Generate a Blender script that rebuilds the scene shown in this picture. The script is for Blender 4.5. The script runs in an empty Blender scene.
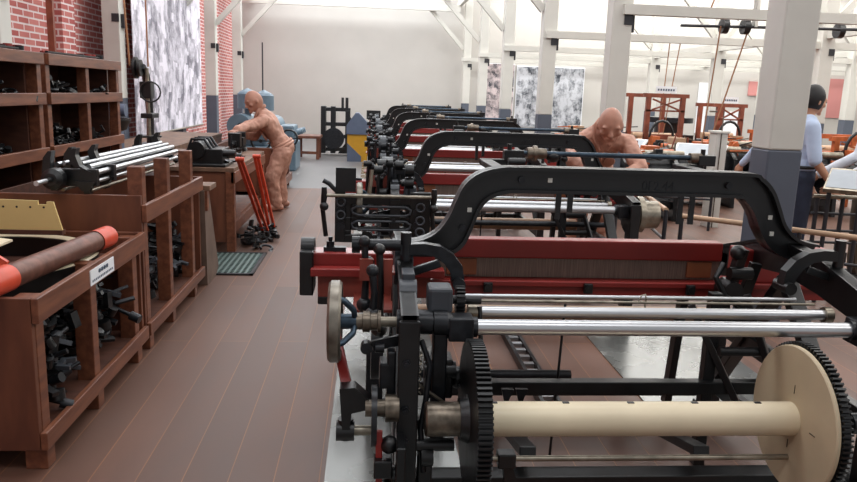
import bpy, math, random
from mathutils import Vector, Matrix, noise
random.seed(7)
PI = math.pi
C = bpy.context.scene.collection
V = Vector

# ------------------------------------------------------------------ materials
MATS = {}
def srgb(r, g, b):
    f = lambda c: ((c/255+0.055)/1.055)**2.4 if c > 10 else c/255/12.92
    return (f(r), f(g), f(b), 1)
def mat(name, rgb, rough=0.5, metal=0.0, var=0.0, scale=8.0, bump=0.0, rgb2=None, stretch=(1, 1, 1), spec=0.5, rvar=0.0, coat=0.0):
    m = bpy.data.materials.new(name); m.use_nodes = True
    nt = m.node_tree; b = nt.nodes['Principled BSDF']
    col = srgb(*rgb)
    b.inputs['Base Color'].default_value = col
    b.inputs['Roughness'].default_value = rough
    b.inputs['Metallic'].default_value = metal
    b.inputs['Specular IOR Level'].default_value = spec
    b.inputs['Coat Weight'].default_value = coat
    if var or rgb2 or bump or rvar:
        tc = nt.nodes.new('ShaderNodeTexCoord'); mp = nt.nodes.new('ShaderNodeMapping')
        mp.inputs['Scale'].default_value = stretch
        nt.links.new(tc.outputs['Object'], mp.inputs[0])
        n = nt.nodes.new('ShaderNodeTexNoise'); n.inputs['Scale'].default_value = scale; n.inputs['Detail'].default_value = 6
        nt.links.new(mp.outputs[0], n.inputs['Vector'])
        if var or rgb2:
            r = nt.nodes.new('ShaderNodeValToRGB')
            c2 = srgb(*rgb2) if rgb2 else tuple(min(1, c*(1+var)) for c in col[:3])+(1,)
            c1 = col if rgb2 else tuple(c*(1-var) for c in col[:3])+(1,)
            r.color_ramp.elements[0].position = 0.35; r.color_ramp.elements[0].color = c1
            r.color_ramp.elements[1].position = 0.68; r.color_ramp.elements[1].color = c2
            nt.links.new(n.outputs['Fac'], r.inputs[0]); nt.links.new(r.outputs[0], b.inputs['Base Color'])
        if rvar:
            mr = nt.nodes.new('ShaderNodeMapRange'); mr.inputs[3].default_value = rough-rvar; mr.inputs[4].default_value = rough+rvar
            nt.links.new(n.outputs['Fac'], mr.inputs[0]); nt.links.new(mr.outputs[0], b.inputs['Roughness'])
        if bump:
            bp = nt.nodes.new('ShaderNodeBump'); bp.inputs['Strength'].default_value = bump; bp.inputs['Distance'].default_value = 0.01
            nt.links.new(n.outputs['Fac'], bp.inputs['Height']); nt.links.new(bp.outputs[0], b.inputs['Normal'])
    MATS[name] = m
    return m

def floor_mat(name, c1, c2, mortar, bw, rh, ms, rough):
    m = bpy.data.materials.new(name); m.use_nodes = True; nt = m.node_tree; b = nt.nodes['Principled BSDF']
    tc = nt.nodes.new('ShaderNodeTexCoord'); mp = nt.nodes.new('ShaderNodeMapping')
    mp.inputs['Rotation'].default_value = (0, 0, PI/2); mp.inputs['Location'].default_value = (0.9, 0.0, 0)
    nt.links.new(tc.outputs['Object'], mp.inputs[0])
    br = nt.nodes.new('ShaderNodeTexBrick'); br.inputs['Scale'].default_value = 1
    br.inputs['Brick Width'].default_value = bw; br.inputs['Row Height'].default_value = rh; br.inputs['Mortar Size'].default_value = ms
    br.inputs['Mortar Smooth'].default_value = 0.3; br.offset = 0.37
    br.inputs['Color1'].default_value = srgb(*c1); br.inputs['Color2'].default_value = srgb(*c2); br.inputs['Mortar'].default_value = srgb(*mortar)
    nt.links.new(mp.outputs[0], br.inputs['Vector'])
    n = nt.nodes.new('ShaderNodeTexNoise'); n.inputs['Scale'].default_value = 1.3; n.inputs['Detail'].default_value = 9
    mp2 = nt.nodes.new('ShaderNodeMapping'); mp2.inputs['Scale'].default_value = (3, 0.8, 1)
    nt.links.new(tc.outputs['Object'], mp2.inputs[0]); nt.links.new(mp2.outputs[0], n.inputs['Vector'])
    mx = nt.nodes.new('ShaderNodeMixRGB'); mx.blend_type = 'OVERLAY'; mx.inputs[0].default_value = 0.45
    nt.links.new(br.outputs['Color'], mx.inputs[1]); nt.links.new(n.outputs['Fac'], mx.inputs[2])
    nt.links.new(mx.outputs[0], b.inputs['Base Color'])
    mr = nt.nodes.new('ShaderNodeMapRange'); mr.inputs[3].default_value = rough-.12; mr.inputs[4].default_value = rough+.12
    nt.links.new(n.outputs['Fac'], mr.inputs[0]); nt.links.new(mr.outputs[0], b.inputs['Roughness'])
    bp = nt.nodes.new('ShaderNodeBump'); bp.inputs['Strength'].default_value = 0.35; bp.inputs['Distance'].default_value = 0.004; bp.invert = True
    nt.links.new(br.outputs['Fac'], bp.inputs['Height']); nt.links.new(bp.outputs[0], b.inputs['Normal'])
    MATS[name] = m
    return m

def brick_mat(name):
    m = bpy.data.materials.new(name); m.use_nodes = True; nt = m.node_tree; b = nt.nodes['Principled BSDF']
    tc = nt.nodes.new('ShaderNodeTexCoord'); sp = nt.nodes.new('ShaderNodeSeparateXYZ'); cb = nt.nodes.new('ShaderNodeCombineXYZ')
    ad = nt.nodes.new('ShaderNodeMath'); ad.operation = 'ADD'
    nt.links.new(tc.outputs['Object'], sp.inputs[0])
    nt.links.new(sp.outputs['Y'], ad.inputs[0]); nt.links.new(sp.outputs['X'], ad.inputs[1])
    nt.links.new(ad.outputs[0], cb.inputs['X']); nt.links.new(sp.outputs['Z'], cb.inputs['Y'])
    br = nt.nodes.new('ShaderNodeTexBrick'); br.inputs['Scale'].default_value = 1
    br.inputs['Brick Width'].default_value = 0.30; br.inputs['Row Height'].default_value = 0.088; br.inputs['Mortar Size'].default_value = 0.012
    br.inputs['Color1'].default_value = srgb(168, 84, 80); br.inputs['Color2'].default_value = srgb(198, 122, 114); br.inputs['Mortar'].default_value = srgb(222, 208, 206)
    nt.links.new(cb.outputs[0], br.inputs['Vector']); nt.links.new(br.outputs['Color'], b.inputs['Base Color'])
    b.inputs['Roughness'].default_value = 0.85
    bp = nt.nodes.new('ShaderNodeBump'); bp.inputs['Strength'].default_value = 0.5; bp.inputs['Distance'].default_value = 0.01; bp.invert = True
    nt.links.new(br.outputs['Fac'], bp.inputs['Height']); nt.links.new(bp.outputs[0], b.inputs['Normal'])
    MATS[name] = m
    return m

def photo_mat(name, dark, light, sx, sy, scale, seed):
    """a printed black and white photograph: blocky shapes of people and machines"""
    m = bpy.data.materials.new(name); m.use_nodes = True; nt = m.node_tree; b = nt.nodes['Principled BSDF']
    tc = nt.nodes.new('ShaderNodeTexCoord'); mp = nt.nodes.new('ShaderNodeMapping')
    mp.inputs['Scale'].default_value = (sx, sx, sy); mp.inputs['Location'].default_value = (seed, seed*.7, 0)
    mp.inputs['Rotation'].default_value = (0.5 if sx == sy else 0, 0, 0)
    nt.links.new(tc.outputs['Object'], mp.inputs[0])
    v = nt.nodes.new('ShaderNodeTexVoronoi'); v.inputs['Scale'].default_value = scale; v.distance = 'CHEBYCHEV'
    n = nt.nodes.new('ShaderNodeTexNoise'); n.inputs['Scale'].default_value = scale*.55; n.inputs['Detail'].default_value = 8; n.inputs['Roughness'].default_value = .75
    nt.links.new(mp.outputs[0], v.inputs['Vector']); nt.links.new(mp.outputs[0], n.inputs['Vector'])
    mx = nt.nodes.new('ShaderNodeMixRGB'); mx.inputs[0].default_value = 0.8
    nt.links.new(v.outputs['Color'], mx.inputs[1]); nt.links.new(n.outputs['Fac'], mx.inputs[2])
    bw = nt.nodes.new('ShaderNodeRGBToBW'); nt.links.new(mx.outputs[0], bw.inputs[0])
    r = nt.nodes.new('ShaderNodeValToRGB')
    r.color_ramp.elements[0].position = 0.38; r.color_ramp.elements[0].color = srgb(*dark)
    r.color_ramp.elements[1].position = 0.58; r.color_ramp.elements[1].color = srgb(*light)
    nt.links.new(bw.outputs[0], r.inputs[0]); nt.links.new(r.outputs[0], b.inputs['Base Color'])
    b.inputs['Roughness'].default_value = 0.6
    MATS[name] = m
    return m

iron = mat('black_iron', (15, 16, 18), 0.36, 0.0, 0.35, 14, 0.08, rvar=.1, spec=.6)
iron2 = mat('worn_iron', (36, 38, 42), 0.34, 0.3, 0.4, 20, 0.1, rvar=.12)
paint_grey = mat('dark_grey_paint', (62, 66, 72), 0.4, 0.0, 0.15, 10)
steel = mat('polished_steel', (205, 207, 210), 0.30, 0.92)
steel2 = mat('dull_steel', (150, 142, 128), 0.36, 0.85, 0.3, 18)
rust = mat('brownish_steel', (118, 108, 96), 0.38, 0.8, 0.4, 30)
wheelm = mat('bare_steel_wheel', (128, 122, 112), 0.38, 0.75, 0.4, 14)
blue_steel = mat('blued_steel', (62, 78, 92), 0.36, 0.6, 0.3, 20)
red = mat('loom_red', (138, 40, 36), 0.4, 0.0, 0.10, 5, coat=.1)
red_dull = mat('worn_red', (132, 58, 46), 0.5, 0.0, 0.2, 9, coat=.1)
cream = mat('cream_paint', (226, 212, 182), 0.42, 0.0, 0.05, 5, coat=.15)
cream_shaded = mat('flange_cream_shaded', (198, 182, 152), 0.5, 0.0, 0.06, 6)  # greyer copy of the cream, shade on the left-facing flange put into the colour
reedm = mat('reed_wires', (124, 110, 100), 0.5, 0.3, 0.35, 60, stretch=(6, .1, .1))
reedwood = mat('reed_wood', (142, 88, 56), 0.5, 0.0, 0.2, 12)
beamwood = mat('pale_wood', (190, 156, 126), 0.5, 0.0, 0.12, 8)
wood = mat('brown_wood', (90, 50, 35), 0.5, 0.0, 0, 5, 0.12, rgb2=(118, 70, 48), stretch=(2, 2, .5))
wood_h = mat('brown_wood_rail', (98, 56, 40), 0.4, 0.0, 0, 7, 0.12, rgb2=(130, 80, 56), stretch=(4, .5, 4))
wood_d = mat('dark_wood', (70, 40, 30), 0.6, 0.0, 0, 7, 0.1, rgb2=(92, 56, 42), stretch=(1, 3, 3))
wood_o = mat('orange_wood', (190, 98, 50), 0.5, 0.0, 0.25, 7)
wood_r = mat('red_brown_wood', (132, 68, 48), 0.5, 0.0, 0.25, 7)
wood_p = mat('worn_worktop', (112, 84, 66), 0.6, 0.0, 0.3, 7)
orange = mat('orange_paint', (206, 76, 50), 0.42, 0.0, 0.14, 8)
plaster = mat('wall_plaster', (188, 184, 178), 0.85, 0.0, 0.03, 1.2)
col_w = mat('column_white', (206, 204, 196), 0.6, 0.0, 0.04, 3)
col_d = mat('column_grey', (84, 90, 102), 0.55, 0.0, 0.05, 3)
roofw = mat('roof_white', (222, 220, 214), 0.8)
platem = mat('steel_plate', (126, 127, 124), 0.26, 0.5, 0.14, 3, 0.0, rvar=.10)
grey_floor = mat('grey_painted_floor', (104, 102, 102), 0.42, 0.0, 0.12, 1.2, rvar=.08)
grate_m = mat('grate_metal', (120, 138, 134), 0.45, 0.5)
clay = mat('terracotta', (172, 122, 102), 0.5, 0.0, 0.10, 14, 0.25)
clay2 = mat('terracotta_cloth', (184, 136, 116), 0.58, 0.0, 0.12, 11, 0.35)
yellow = mat('yellow_paint', (212, 156, 44), 0.45, 0, .05)
slate = mat('slate_blue_paint', (92, 102, 122), 0.45, 0, .05)
blue = mat('machine_blue', (104, 124, 138), 0.4, 0, .12, 6)
skin = mat('skin', (196, 146, 118), 0.5)
hair = mat('black_hair', (22, 19, 20), 0.55)
shirt_b = mat('pale_blue_shirt', (190, 206, 232), 0.8)
shirt_w = mat('white_shirt', (232, 234, 240), 0.8)
navy = mat('navy_cloth', (40, 46, 64), 0.85, 0, .15)
khaki = mat('brown_cloth', (92, 80, 66), 0.85, 0, .1)
shoem = mat('shoe_black', (26, 24, 24), 0.4)
paper = mat('white_card', (236, 238, 242), 0.6)
inkm = mat('print_ink', (70, 84, 104), 0.7)
darkgap = mat('dark_grey_rail', (54, 54, 58), 0.45, .3)
beltm = mat('leather_belt', (160, 112, 78), 0.7)
pinkm = mat('dusty_pink_print', (196, 132, 128), .7)
floor_m = floor_mat('plank_floor', (108, 77, 64), (92, 66, 55), (136, 94, 66), 3.7, 0.187, 0.0028, 0.5)
brickm = brick_mat('red_brick')
mural_m = photo_mat('mural_print', (112, 108, 120), (238, 232, 242), 1.3, 1.0, 3.4, 3.1)
poster_a = photo_mat('poster_print_a', (60, 60, 68), (206, 190, 190), 1.3, 1.3, 4.6, 8.3)
poster_b = photo_mat('poster_print_b', (48, 54, 64), (196, 198, 204), 1.4, 1.1, 4.4, 15.7)

# ------------------------------------------------------------------ mesh building
WHOLE = {'print', 'sign_print', 'grille', 'flange_slot', 'gear_ring', 'side_frame', 'arch', 'rusty_guide', 'sign_print'}
class MB:
    def __init__(s): s.v = []; s.f = []; s.sm = []; s.mi = []; s.prim = []; s.primf = []
    def add(s, vs, fs, smooth=False, mi=0):
        o = len(s.v); s.v += [V(p) for p in vs]
        fo = len(s.f)
        for f in fs: s.f.append([i+o for i in f]); s.sm.append(smooth); s.mi.append(mi)
        s.prim.append((o, len(s.v))); s.primf.append((fo, len(s.f)))
        return s
    def box(s, c, d, rot=None, mi=0):
        c = V(c); h = V(d)/2; R = rot or Matrix.Identity(3)
        vs = [c+R@V((x*h.x, y*h.y, z*h.z)) for x in (-1, 1) for y in (-1, 1) for z in (-1, 1)]
        return s.add(vs, [(0, 1, 3, 2), (4, 6, 7, 5), (0, 4, 5, 1), (2, 3, 7, 6), (0, 2, 6, 4), (1, 5, 7, 3)], mi=mi)
    def bx(s, x0, x1, y0, y1, z0, z1, mi=0):
        return s.box(((x0+x1)/2, (y0+y1)/2, (z0+z1)/2), (abs(x1-x0), abs(y1-y0), abs(z1-z0)), mi=mi)
    @staticmethod
    def frame(d, up=None):
        d = V(d).normalized(); up = V(up) if up else (V((0, 0, 1)) if abs(d.z) < .95 else V((1, 0, 0)))
        a = up.cross(d).normalized(); b = d.cross(a).normalized()
        return a, b, d
    def bar(s, p0, p1, w, h, up=None, mi=0):
        p0, p1 = V(p0), V(p1); a, b, d = s.frame(p1-p0, up)
        R = Matrix((a, b, d)).transposed()
        return s.box((p0+p1)/2, (w, h, (p1-p0).length), R, mi)
    def cyl(s, p0, p1, r, r2=None, n=20, cap=True, mi=0):
        p0, p1 = V(p0), V(p1); r2 = r if r2 is None else r2; a, b, d = s.frame(p1-p0)
        cs = [(math.cos(2*PI*i/n), math.sin(2*PI*i/n)) for i in range(n)]
        A = [p0+(a*c+b*t)*r for c, t in cs]; B = [p1+(a*c+b*t)*r2 for c, t in cs]
        s.add(A+B, [(i, (i+1) % n, n+(i+1) % n, n+i) for i in range(n)], True, mi)
        if cap:
            s.add(A, [tuple(range(n))[::-1]], mi=mi); s.add(B, [tuple(range(n))], mi=mi)
        return s
    def lathe(s, p0, ax, prof, n=28, mi=0):
        """prof: (distance along axis, radius)"""
        p0 = V(p0); a, b, d = s.frame(ax)
        for (t0, r0), (t1, r1) in zip(prof, prof[1:]):
            s.cyl2(p0+d*t0, p0+d*t1, r0, r1, a, b, n, mi)
        return s
    def cyl2(s, A, B, r0, r1, a, b, n, mi):
        cs = [(math.cos(2*PI*i/n), math.sin(2*PI*i/n)) for i in range(n)]
        vs = [A+(a*c+b*t)*r0 for c, t in cs]+[B+(a*c+b*t)*r1 for c, t in cs]
        s.add(vs, [(i, (i+1) % n, n+(i+1) % n, n+i) for i in range(n)], True, mi)
    def tube(s, pts, r, n=10, closed=False, mi=0, flat=1.0):
        pts = [V(p) for p in pts]; m = len(pts); vs = []
        a = None
        for i, p in enumerate(pts):
            if closed: d = pts[(i+1) % m]-pts[i-1]
            else: d = pts[min(i+1, m-1)]-pts[max(i-1, 0)]
            d.normalize()
            if a is None: a, b, _ = s.frame(d)
            else:
                a = (a-d*a.dot(d)).normalized(); b = d.cross(a)
            rr = r[i] if isinstance(r, (list, tuple)) else r
            vs += [p+(a*math.cos(2*PI*k/n)*flat+b*math.sin(2*PI*k/n))*rr for k in range(n)]
        fs = []
        for i in range(m if closed else m-1):
            j = (i+1) % m
            fs += [(i*n+k, i*n+(k+1) % n, j*n+(k+1) % n, j*n+k) for k in range(n)]
        s.add(vs, fs, True, mi)
        if not closed:
            s.add(vs[:n], [tuple(range(n))[::-1]], mi=mi); s.add(vs[-n:], [tuple(range(n))], mi=mi)
        return s
    def ball(s, c, r, sc=(1, 1, 1), n=16, m=10, R=None, fn=None, mi=0):
        c = V(c); R = R or Matrix.Identity(3); vs = []; fs = []
        for i in range(m+1):
            th = PI*i/m
            for k in range(n):
                ph = 2*PI*k/n
                p = V((math.sin(th)*math.cos(ph)*sc[0], math.sin(th)*math.sin(ph)*sc[1], math.cos(th)*sc[2]))
                if fn: p = fn(p)
                vs.append(c+R@(p*r))
        for i in range(m):
            for k in range(n):
                fs.append((i*n+k, i*n+n+k, i*n+n+(k+1) % n, i*n+(k+1) % n))
        return s.add(vs, fs, True, mi)
    def prism(s, poly, plane, d0, d1, mi=0):
        """poly in plane 'xz','yz','xy', extruded d0..d1 along the remaining axis"""
        def P(u, w, d): return {'xz': (u, d, w), 'yz': (d, u, w), 'xy': (u, w, d)}[plane]
        n = len(poly)
        A = [P(u, w, d0) for u, w in poly]; B = [P(u, w, d1) for u, w in poly]
        s.add(A+B, [(i, (i+1) % n, n+(i+1) % n, n+i) for i in range(n)], mi=mi)
        s.add(A, [tuple(range(n))[::-1]], mi=mi); s.add(B, [tuple(range(n))], mi=mi)
        return s
    def strip(s, outer, inner, plane, d0, d1, mi=0):
        """a band between two equally long outlines, solid, extruded"""
        def P(u, w, d): return {'xz': (u, d, w), 'yz': (d, u, w), 'xy': (u, w, d)}[plane]
        n = len(outer)
        vs = [P(*p, d0) for p in outer]+[P(*p, d0) for p in inner]+[P(*p, d1) for p in outer]+[P(*p, d1) for p in inner]
        for i in range(n-1):
            o0, o1, i0, i1 = i, i+1, n+i, n+i+1; O0, O1, I0, I1 = 2*n+i, 2*n+i+1, 3*n+i, 3*n+i+1
            s.add([vs[k] for k in (o0, o1, i1, i0)], [(0, 1, 2, 3)], mi=mi)
            s.add([vs[k] for k in (O0, O1, I1, I0)], [(3, 2, 1, 0)], mi=mi)
            s.add([vs[k] for k in (o0, o1, O1, O0)], [(3, 2, 1, 0)], mi=mi)
            s.add([vs[k] for k in (i0, i1, I1, I0)], [(0, 1, 2, 3)], mi=mi)
        s.add([vs[k] for k in (0, n, 3*n, 2*n)], [(0, 1, 2, 3)], mi=mi)
        s.add([vs[k] for k in (n-1, 2*n-1, 4*n-1, 3*n-1)], [(3, 2, 1, 0)], mi=mi)
        return s
    def gear(s, c, r, w, teeth, th=0.012, n=None, mi=0):
        """toothed wheel, axis along x"""
        c = V(c); poly = []
        for i in range(teeth):
            for fr, rr in ((0, r-th), (.25, r-th), (.38, r), (.72, r), (.88, r-th)):
                a = 2*PI*(i+fr)/teeth; poly.append((c.y+math.cos(a)*rr, c.z+math.sin(a)*rr))
        return s.prism(poly, 'yz', c.x-w/2, c.x+w/2, mi)
    def xform(s, M):
        s.v = [M@p for p in s.v]; return s
    def mesh(s, name, off=V((0, 0, 0))):
        me = bpy.data.meshes.new(name)
        me.from_pydata([tuple(p-off) for p in s.v], [], s.f)
        me.polygons.foreach_set('use_smooth', s.sm); me.polygons.foreach_set('material_index', s.mi)
        me.update(); return me
    def pieces(s):
        n = len(s.prim); bb = []
        for a, b in s.prim:
            P = s.v[a:b]
            bb.append([(min(p[k] for p in P)-.0015, max(p[k] for p in P)+.0015) for k in range(3)])
        par = list(range(n))
        def fd(i):
            while par[i] != i: i = par[i]
            return i
        for i in range(n):
            for j in range(i):
                if all(bb[i][k][0] <= bb[j][k][1] and bb[j][k][0] <= bb[i][k][1] for k in range(3)): par[fd(i)] = fd(j)
        gs = {}
        for i in range(n): gs.setdefault(fd(i), []).append(i)
        if len(gs) < 2 or len(gs) > 12: return None
        out = []
        for g in gs.values():
            m = MB()
            for i in g:
                a, b = s.prim[i]; fa, fb = s.primf[i]
                m.add(s.v[a:b], [[q-a for q in f] for f in s.f[fa:fb]], False)
                m.sm[-(fb-fa):] = s.sm[fa:fb]; m.mi[-(fb-fa):] = s.mi[fa:fb]
            out.append(m)
        return out
    def build(s, name, m, parent=None, loc=None, bev=0.0, **props):
        if parent is not None and name not in WHOLE and len(s.prim) > 1:
            ps = s.pieces()
            if ps:
                r = [p.build(name, m, parent, loc, bev, **props) for p in ps]
                return r[0]
        off = V((0, 0, 0))
        if parent is not None:
            off = V(ORIG[parent.name])
        elif loc is not None: off = V(loc)
        me = s.mesh(name, off)
        for k in (m if isinstance(m, (list, tuple)) else [m]): me.materials.append(k)
        o = bpy.data.objects.new(name, me); C.objects.link(o)
        if parent is not None: o.parent = parent; ORIG[o.name] = ORIG[parent.name]
        else:
            o.location = off; ORIG[o.name] = off
        if bev:
            b = o.modifiers.new('b', 'BEVEL'); b.width = bev; b.segments = 2; b.limit_method = 'ANGLE'; b.angle_limit = .7; b.harden_normals = False
        for k, v in props.items(): o[k] = v
        return o
ORIG = {}
def thing(name, label, cat, loc=(0, 0, 0), group=None):
    o = bpy.data.objects.new(name, None); C.objects.link(o); o.location = loc; ORIG[o.name] = V(loc)
    o.empty_display_size = .1
    o['label'] = label; o['category'] = cat
    if group: o['group'] = group
    return o
def tag(o, label, cat, group=None, kind=None):
    o['label'] = label; o['category'] = cat
    if group: o['group'] = group
    if kind: o['kind'] = kind
    return o
def kids(o): return [c for c in bpy.data.objects if c.parent == o]
def copy_tree(o, parent=None):
    c = o.copy(); C.objects.link(c)
    if parent: c.parent = parent
    ORIG[c.name] = ORIG.get(o.name, V((0, 0, 0)))
    for k in KIDS.get(o.name) or kids(o): copy_tree(k, c)
    return c
KIDS = {}
def eul(a, b, c):
    from mathutils import Euler
    return Euler((a, b, c)).to_matrix()

# ------------------------------------------------------------------ the setting
def struct(name, mb, m, bev=0.0):
    o = mb.build(name, m, bev=bev); o['kind'] = 'structure'; return o
XL, YB, XR, ZC = -4.4, 26.4, 19.0, 5.6
struct('floor', MB().bx(XL-.2, XR, -3, 12.2, -.12, 0), floor_m)
struct('floor', MB().bx(XL-.2, XR, 12.2, YB, -.12, 0), grey_floor)
struct('wall_back', MB().bx(XL-.2, XR, YB, YB+.2, 0, ZC+1.2), plaster)
wl = MB().bx(XL-.2, XL, -3, YB, 0, ZC)
for y in (10.9, 14.6, 17.4, 21.2): wl.bx(XL, XL+.16, y, y+.45, 0, ZC)
struct('wall_left', wl, brickm)
struct('wall_right', MB().bx(XR, XR+.2, -3, YB, 0, ZC+1.2), plaster)
# saw-tooth roof: white boards with open strips of skylight between them
ce = MB()
for k in range(-1, 7):
    y = 4.2*k+.8
    ce.bx(XL, XR, y, y+2.3, ZC, ZC+.1)
struct('ceiling', ce, roofw)
sky = bpy.data.materials.new('daylight_glass'); sky.use_nodes = True
sb = sky.node_tree.nodes['Principled BSDF']; sb.inputs['Base Color'].default_value = (.8, .85, .9, 1)
sb.inputs['Emission Color'].default_value = (.93, .97, 1, 1); sb.inputs['Emission Strength'].default_value = 1.2
for k in range(-1, 6):
    y = 4.2*k+3.1
    struct('window_%d' % (k+2), MB().bx(XL, XR, y, y+1.9, ZC+.02, ZC+.06), sky)

ROWS = [5.0, 9.2, 13.3, 17.5, 21.6, 25.7]
def column(x, y, label, w=.25, top=ZC, zb=1.29, cat='column', brace=None):
    t = thing('roof_column', label, cat, (x, y, 0), 'white and grey roof columns')
    MB().bx(x-w/2, x+w/2, y-w/2, y+w/2, zb, top).build('shaft', col_w, t, bev=.012)
    MB().bx(x-w/2, x+w/2, y-w/2, y+w/2, 0, zb).build('painted_base', col_d, t, bev=.012, label='dark grey painted foot of the column')
    MB().bx(x+w/2, x+w/2+.05, y-.06, y+.06, 2.42, 2.62).bx(x+.02, x+w/2, y-w/2-.012, y-w/2, 2.50, 2.62).build('beam_bracket', darkgap, t)
    if brace:
        for sx in brace:
            MB().bar((x+sx*w/2, y, 3.1), (x+sx*(w/2+1.15), y, 4.35), .1, .12).build('brace', col_w, t)
    return t
CX = 2.95
clab = ['big white and grey column right behind the nearest loom', 'white column behind the bent figure at the looms',
        'third white column of the loom row, left of the right-hand photo poster', 'fourth white column of the loom row, between the two wall posters',
        'fifth white column of the loom row, left edge of the posters', 'farthest white column of the loom row, against the back wall']
for y, cx_, l in zip(ROWS, (2.90, 3.05, 3.13, 3.17, 3.20, 3.24), clab):
    column(cx_, y+.12, l, brace=(-1,) if y > 10 else None)
llab = ['white column at the left picture edge, before the brick wall', 'white column between the shelves and the black drill press',
        'white column standing just in front of the hanging mural', 'white column at the right edge of the hanging mural', 'farthest left column, behind the bending figure']
for y, l in zip([8.35, 12.1, 15.8, 19.2, 22.9], llab):
    if y == 15.8: x = -3.95
    else: x = -3.95
    column(x, y, l, w=.26, zb=1.36, brace=(1,) if y > 13 else None)
rlab = ['white column of the far row right of the tall wooden frame', 'white column of the far row near the right picture edge', 'distant column glimpsed beside the big near column', 'distant column at the right picture edge behind the visitors','distant column behind the white sign and wooden stand']
for (x, y), l in zip([(8.2, 17.5), (8.2, 13.3), (11.6, 21.6), (11.6, 17.5), (8.2, 21.6)], rlab):
    column(x, y, l, brace=(-1, 1))
# tie beams
n = 1
for y, z in zip(ROWS, (2.80, 2.62, 2.62, 2.62, 2.66, 2.7)):
    m = MB().bx(CX+.1, XR, y-.06, y+.06, z, z+.12)
    if y > 8 and y < 12: m.bx(CX, XR, y-.04, y+.04, z+.36, z+.44)
    struct('trim_%d' % n, m, col_w); n += 1
for y in ROWS[1:]:
    struct('trim_%d' % n, MB().bx(XL, CX, y-.07, y+.07, 4.3, 4.5), col_w); n += 1
for x in (CX, 8.2, 11.6, -3.95):
    struct('trim_%d' % n, MB().bx(x-.06, x+.06, 0 if x < 3.5 else 7, YB, 4.5 if x < 8 else 2.8, 4.68 if x < 8 else 2.95), col_w); n += 1
struct('trim_%d' % n, MB().bx(-4.2, -4.12, 10.3, 10.36, 0, ZC).bx(-4.2, -4.13, 13.0, 13.05, 0, ZC), wood_r)

# steel plates let into the floor
def plate(x0, x1, y0, y1, label):
    tag(MB().bx(x0, x1, y0, y1, .0, .008).build('floor_plate', platem, loc=((x0+x1)/2, (y0+y1)/2, 0)), label, 'floor plate', 'steel floor plates under the looms')
plate(-.165, .42, -.5, 16.9, 'long steel floor strip along the left ends of the looms')
plate(1.5, 2.35, 3.5, 4.75, 'shiny grey floor plate between the two nearest looms')
plate(1.5, 2.5, 1.6, 2.75, 'dark grey floor plate below the cream warp beam')
g = thing('floor_grate', 'green-grey metal floor grate beside the trestle in the aisle', 'grate', (-1.25, 6.75, 0))
gm = MB()
for i in range(13): gm.bx(-1.62+i*.05, -1.60+i*.05, 6.34, 7.16, .002, .012)
for i in range(17): gm.bx(-1.63, -1.0, 6.34+i*.051, 6.355+i*.051, .002, .01)
gm.build('grille', grate_m, g)
gf = MB()
for a in ((-1.65, -.99, 6.31, 6.34), (-1.65, -.99, 7.16, 7.19), (-1.65, -1.62, 6.31, 7.19), (-1.02, -.99, 6.31, 7.19)): gf.bx(*a, 0, .015)
gf.build('rim', darkgap, g)
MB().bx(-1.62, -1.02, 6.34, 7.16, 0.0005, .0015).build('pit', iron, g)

# ------------------------------------------------------------------ left row: wooden part benches
XF = -1.3
def wood_bin(name, label, y0, y1, top, posts, tall, xb=-2.35, panel=None):
    t = thing(name, label, 'wooden bench', ((XF+xb)/2, (y0+y1)/2, 0), 'wooden part bins along the aisle')
    # outer rails face the aisle
    MB().bx(XF-.028, XF, y0, y1, top-.105, top).build('top_rail', wood_h, t, bev=.004)
    MB().bx(XF-.028, XF, y0, y1, .1, .178).build('bottom_rail', wood_h, t, bev=.004)
    pt = panel or top
    MB().bx(xb, XF-.03, y0, y0+.03, .1, pt).build('end_panel', wood, t, bev=.003)
    MB().bx(xb, XF-.03, y1-.03, y1, .1, top).build('end_panel', wood, t, bev=.003)
    MB().bx(xb, xb+.02, y0+.03, y1-.03, .1, top).build('back_panel', wood_d, t)
    MB().bx(xb+.02, XF-.03, y0+.03, y1-.03, .13, .155).build('floor_board', wood_d, t)
    MB().bx(xb+.02, -1.75, y0+.03, y1-.03, .36, .38).build('shelf_board', wood_d, t)
    for i, y in enumerate(posts):
        z1 = tall[i] if tall else top-.005
        MB().bx(XF-.115, XF-.03, y, y+.075, .1 if i else .1, z1).build('post', wood_h, t, bev=.004)
        MB().bx(XF-.11, XF-.02, y, y+.08, 0, .1).build('foot', wood_h, t, bev=.004)
        MB().bx(xb, xb+.08, y, y+.08, 0, .1).build('foot', wood_d, t)
    return t
b1 = wood_bin('part_bench', 'nearest low wooden bin bench at the left, carrying the orange-ended roller', 2.93, 4.36, .75, [2.965, 3.56, 4.2], None, xb=-2.52)
b2 = wood_bin('part_bench', 'taller second wooden bin bench with posts sticking up above its rail', 4.40, 5.9, .90, [4.44, 4.98, 5.62], [1.12, 1.12, 1.12], panel=.955)
# small tag board on the near rail, its print is only a row of marks
sg = thing('label_plate', 'white label plate with blue print on the nearest bench rail', 'sign', (XF+.002, 3.64, .70))
MB().bx(XF+.0005, XF+.005, 3.48, 3.80, .655, .728).build('plate', paper, sg)
im = MB()
for i in range(4): im.bx(XF+.005, XF+.006, 3.585+i*.034, 3.61+i*.034, .695, .714); im.bx(XF+.005, XF+.006, 3.58+i*.034, 3.612+i*.034, .702, .706)
for i in range(13): im.bx(XF+.005, XF+.006, 3.50+i*.022, 3.513+i*.022, .668, .679)
im.build('print', inkm, sg)
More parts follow.
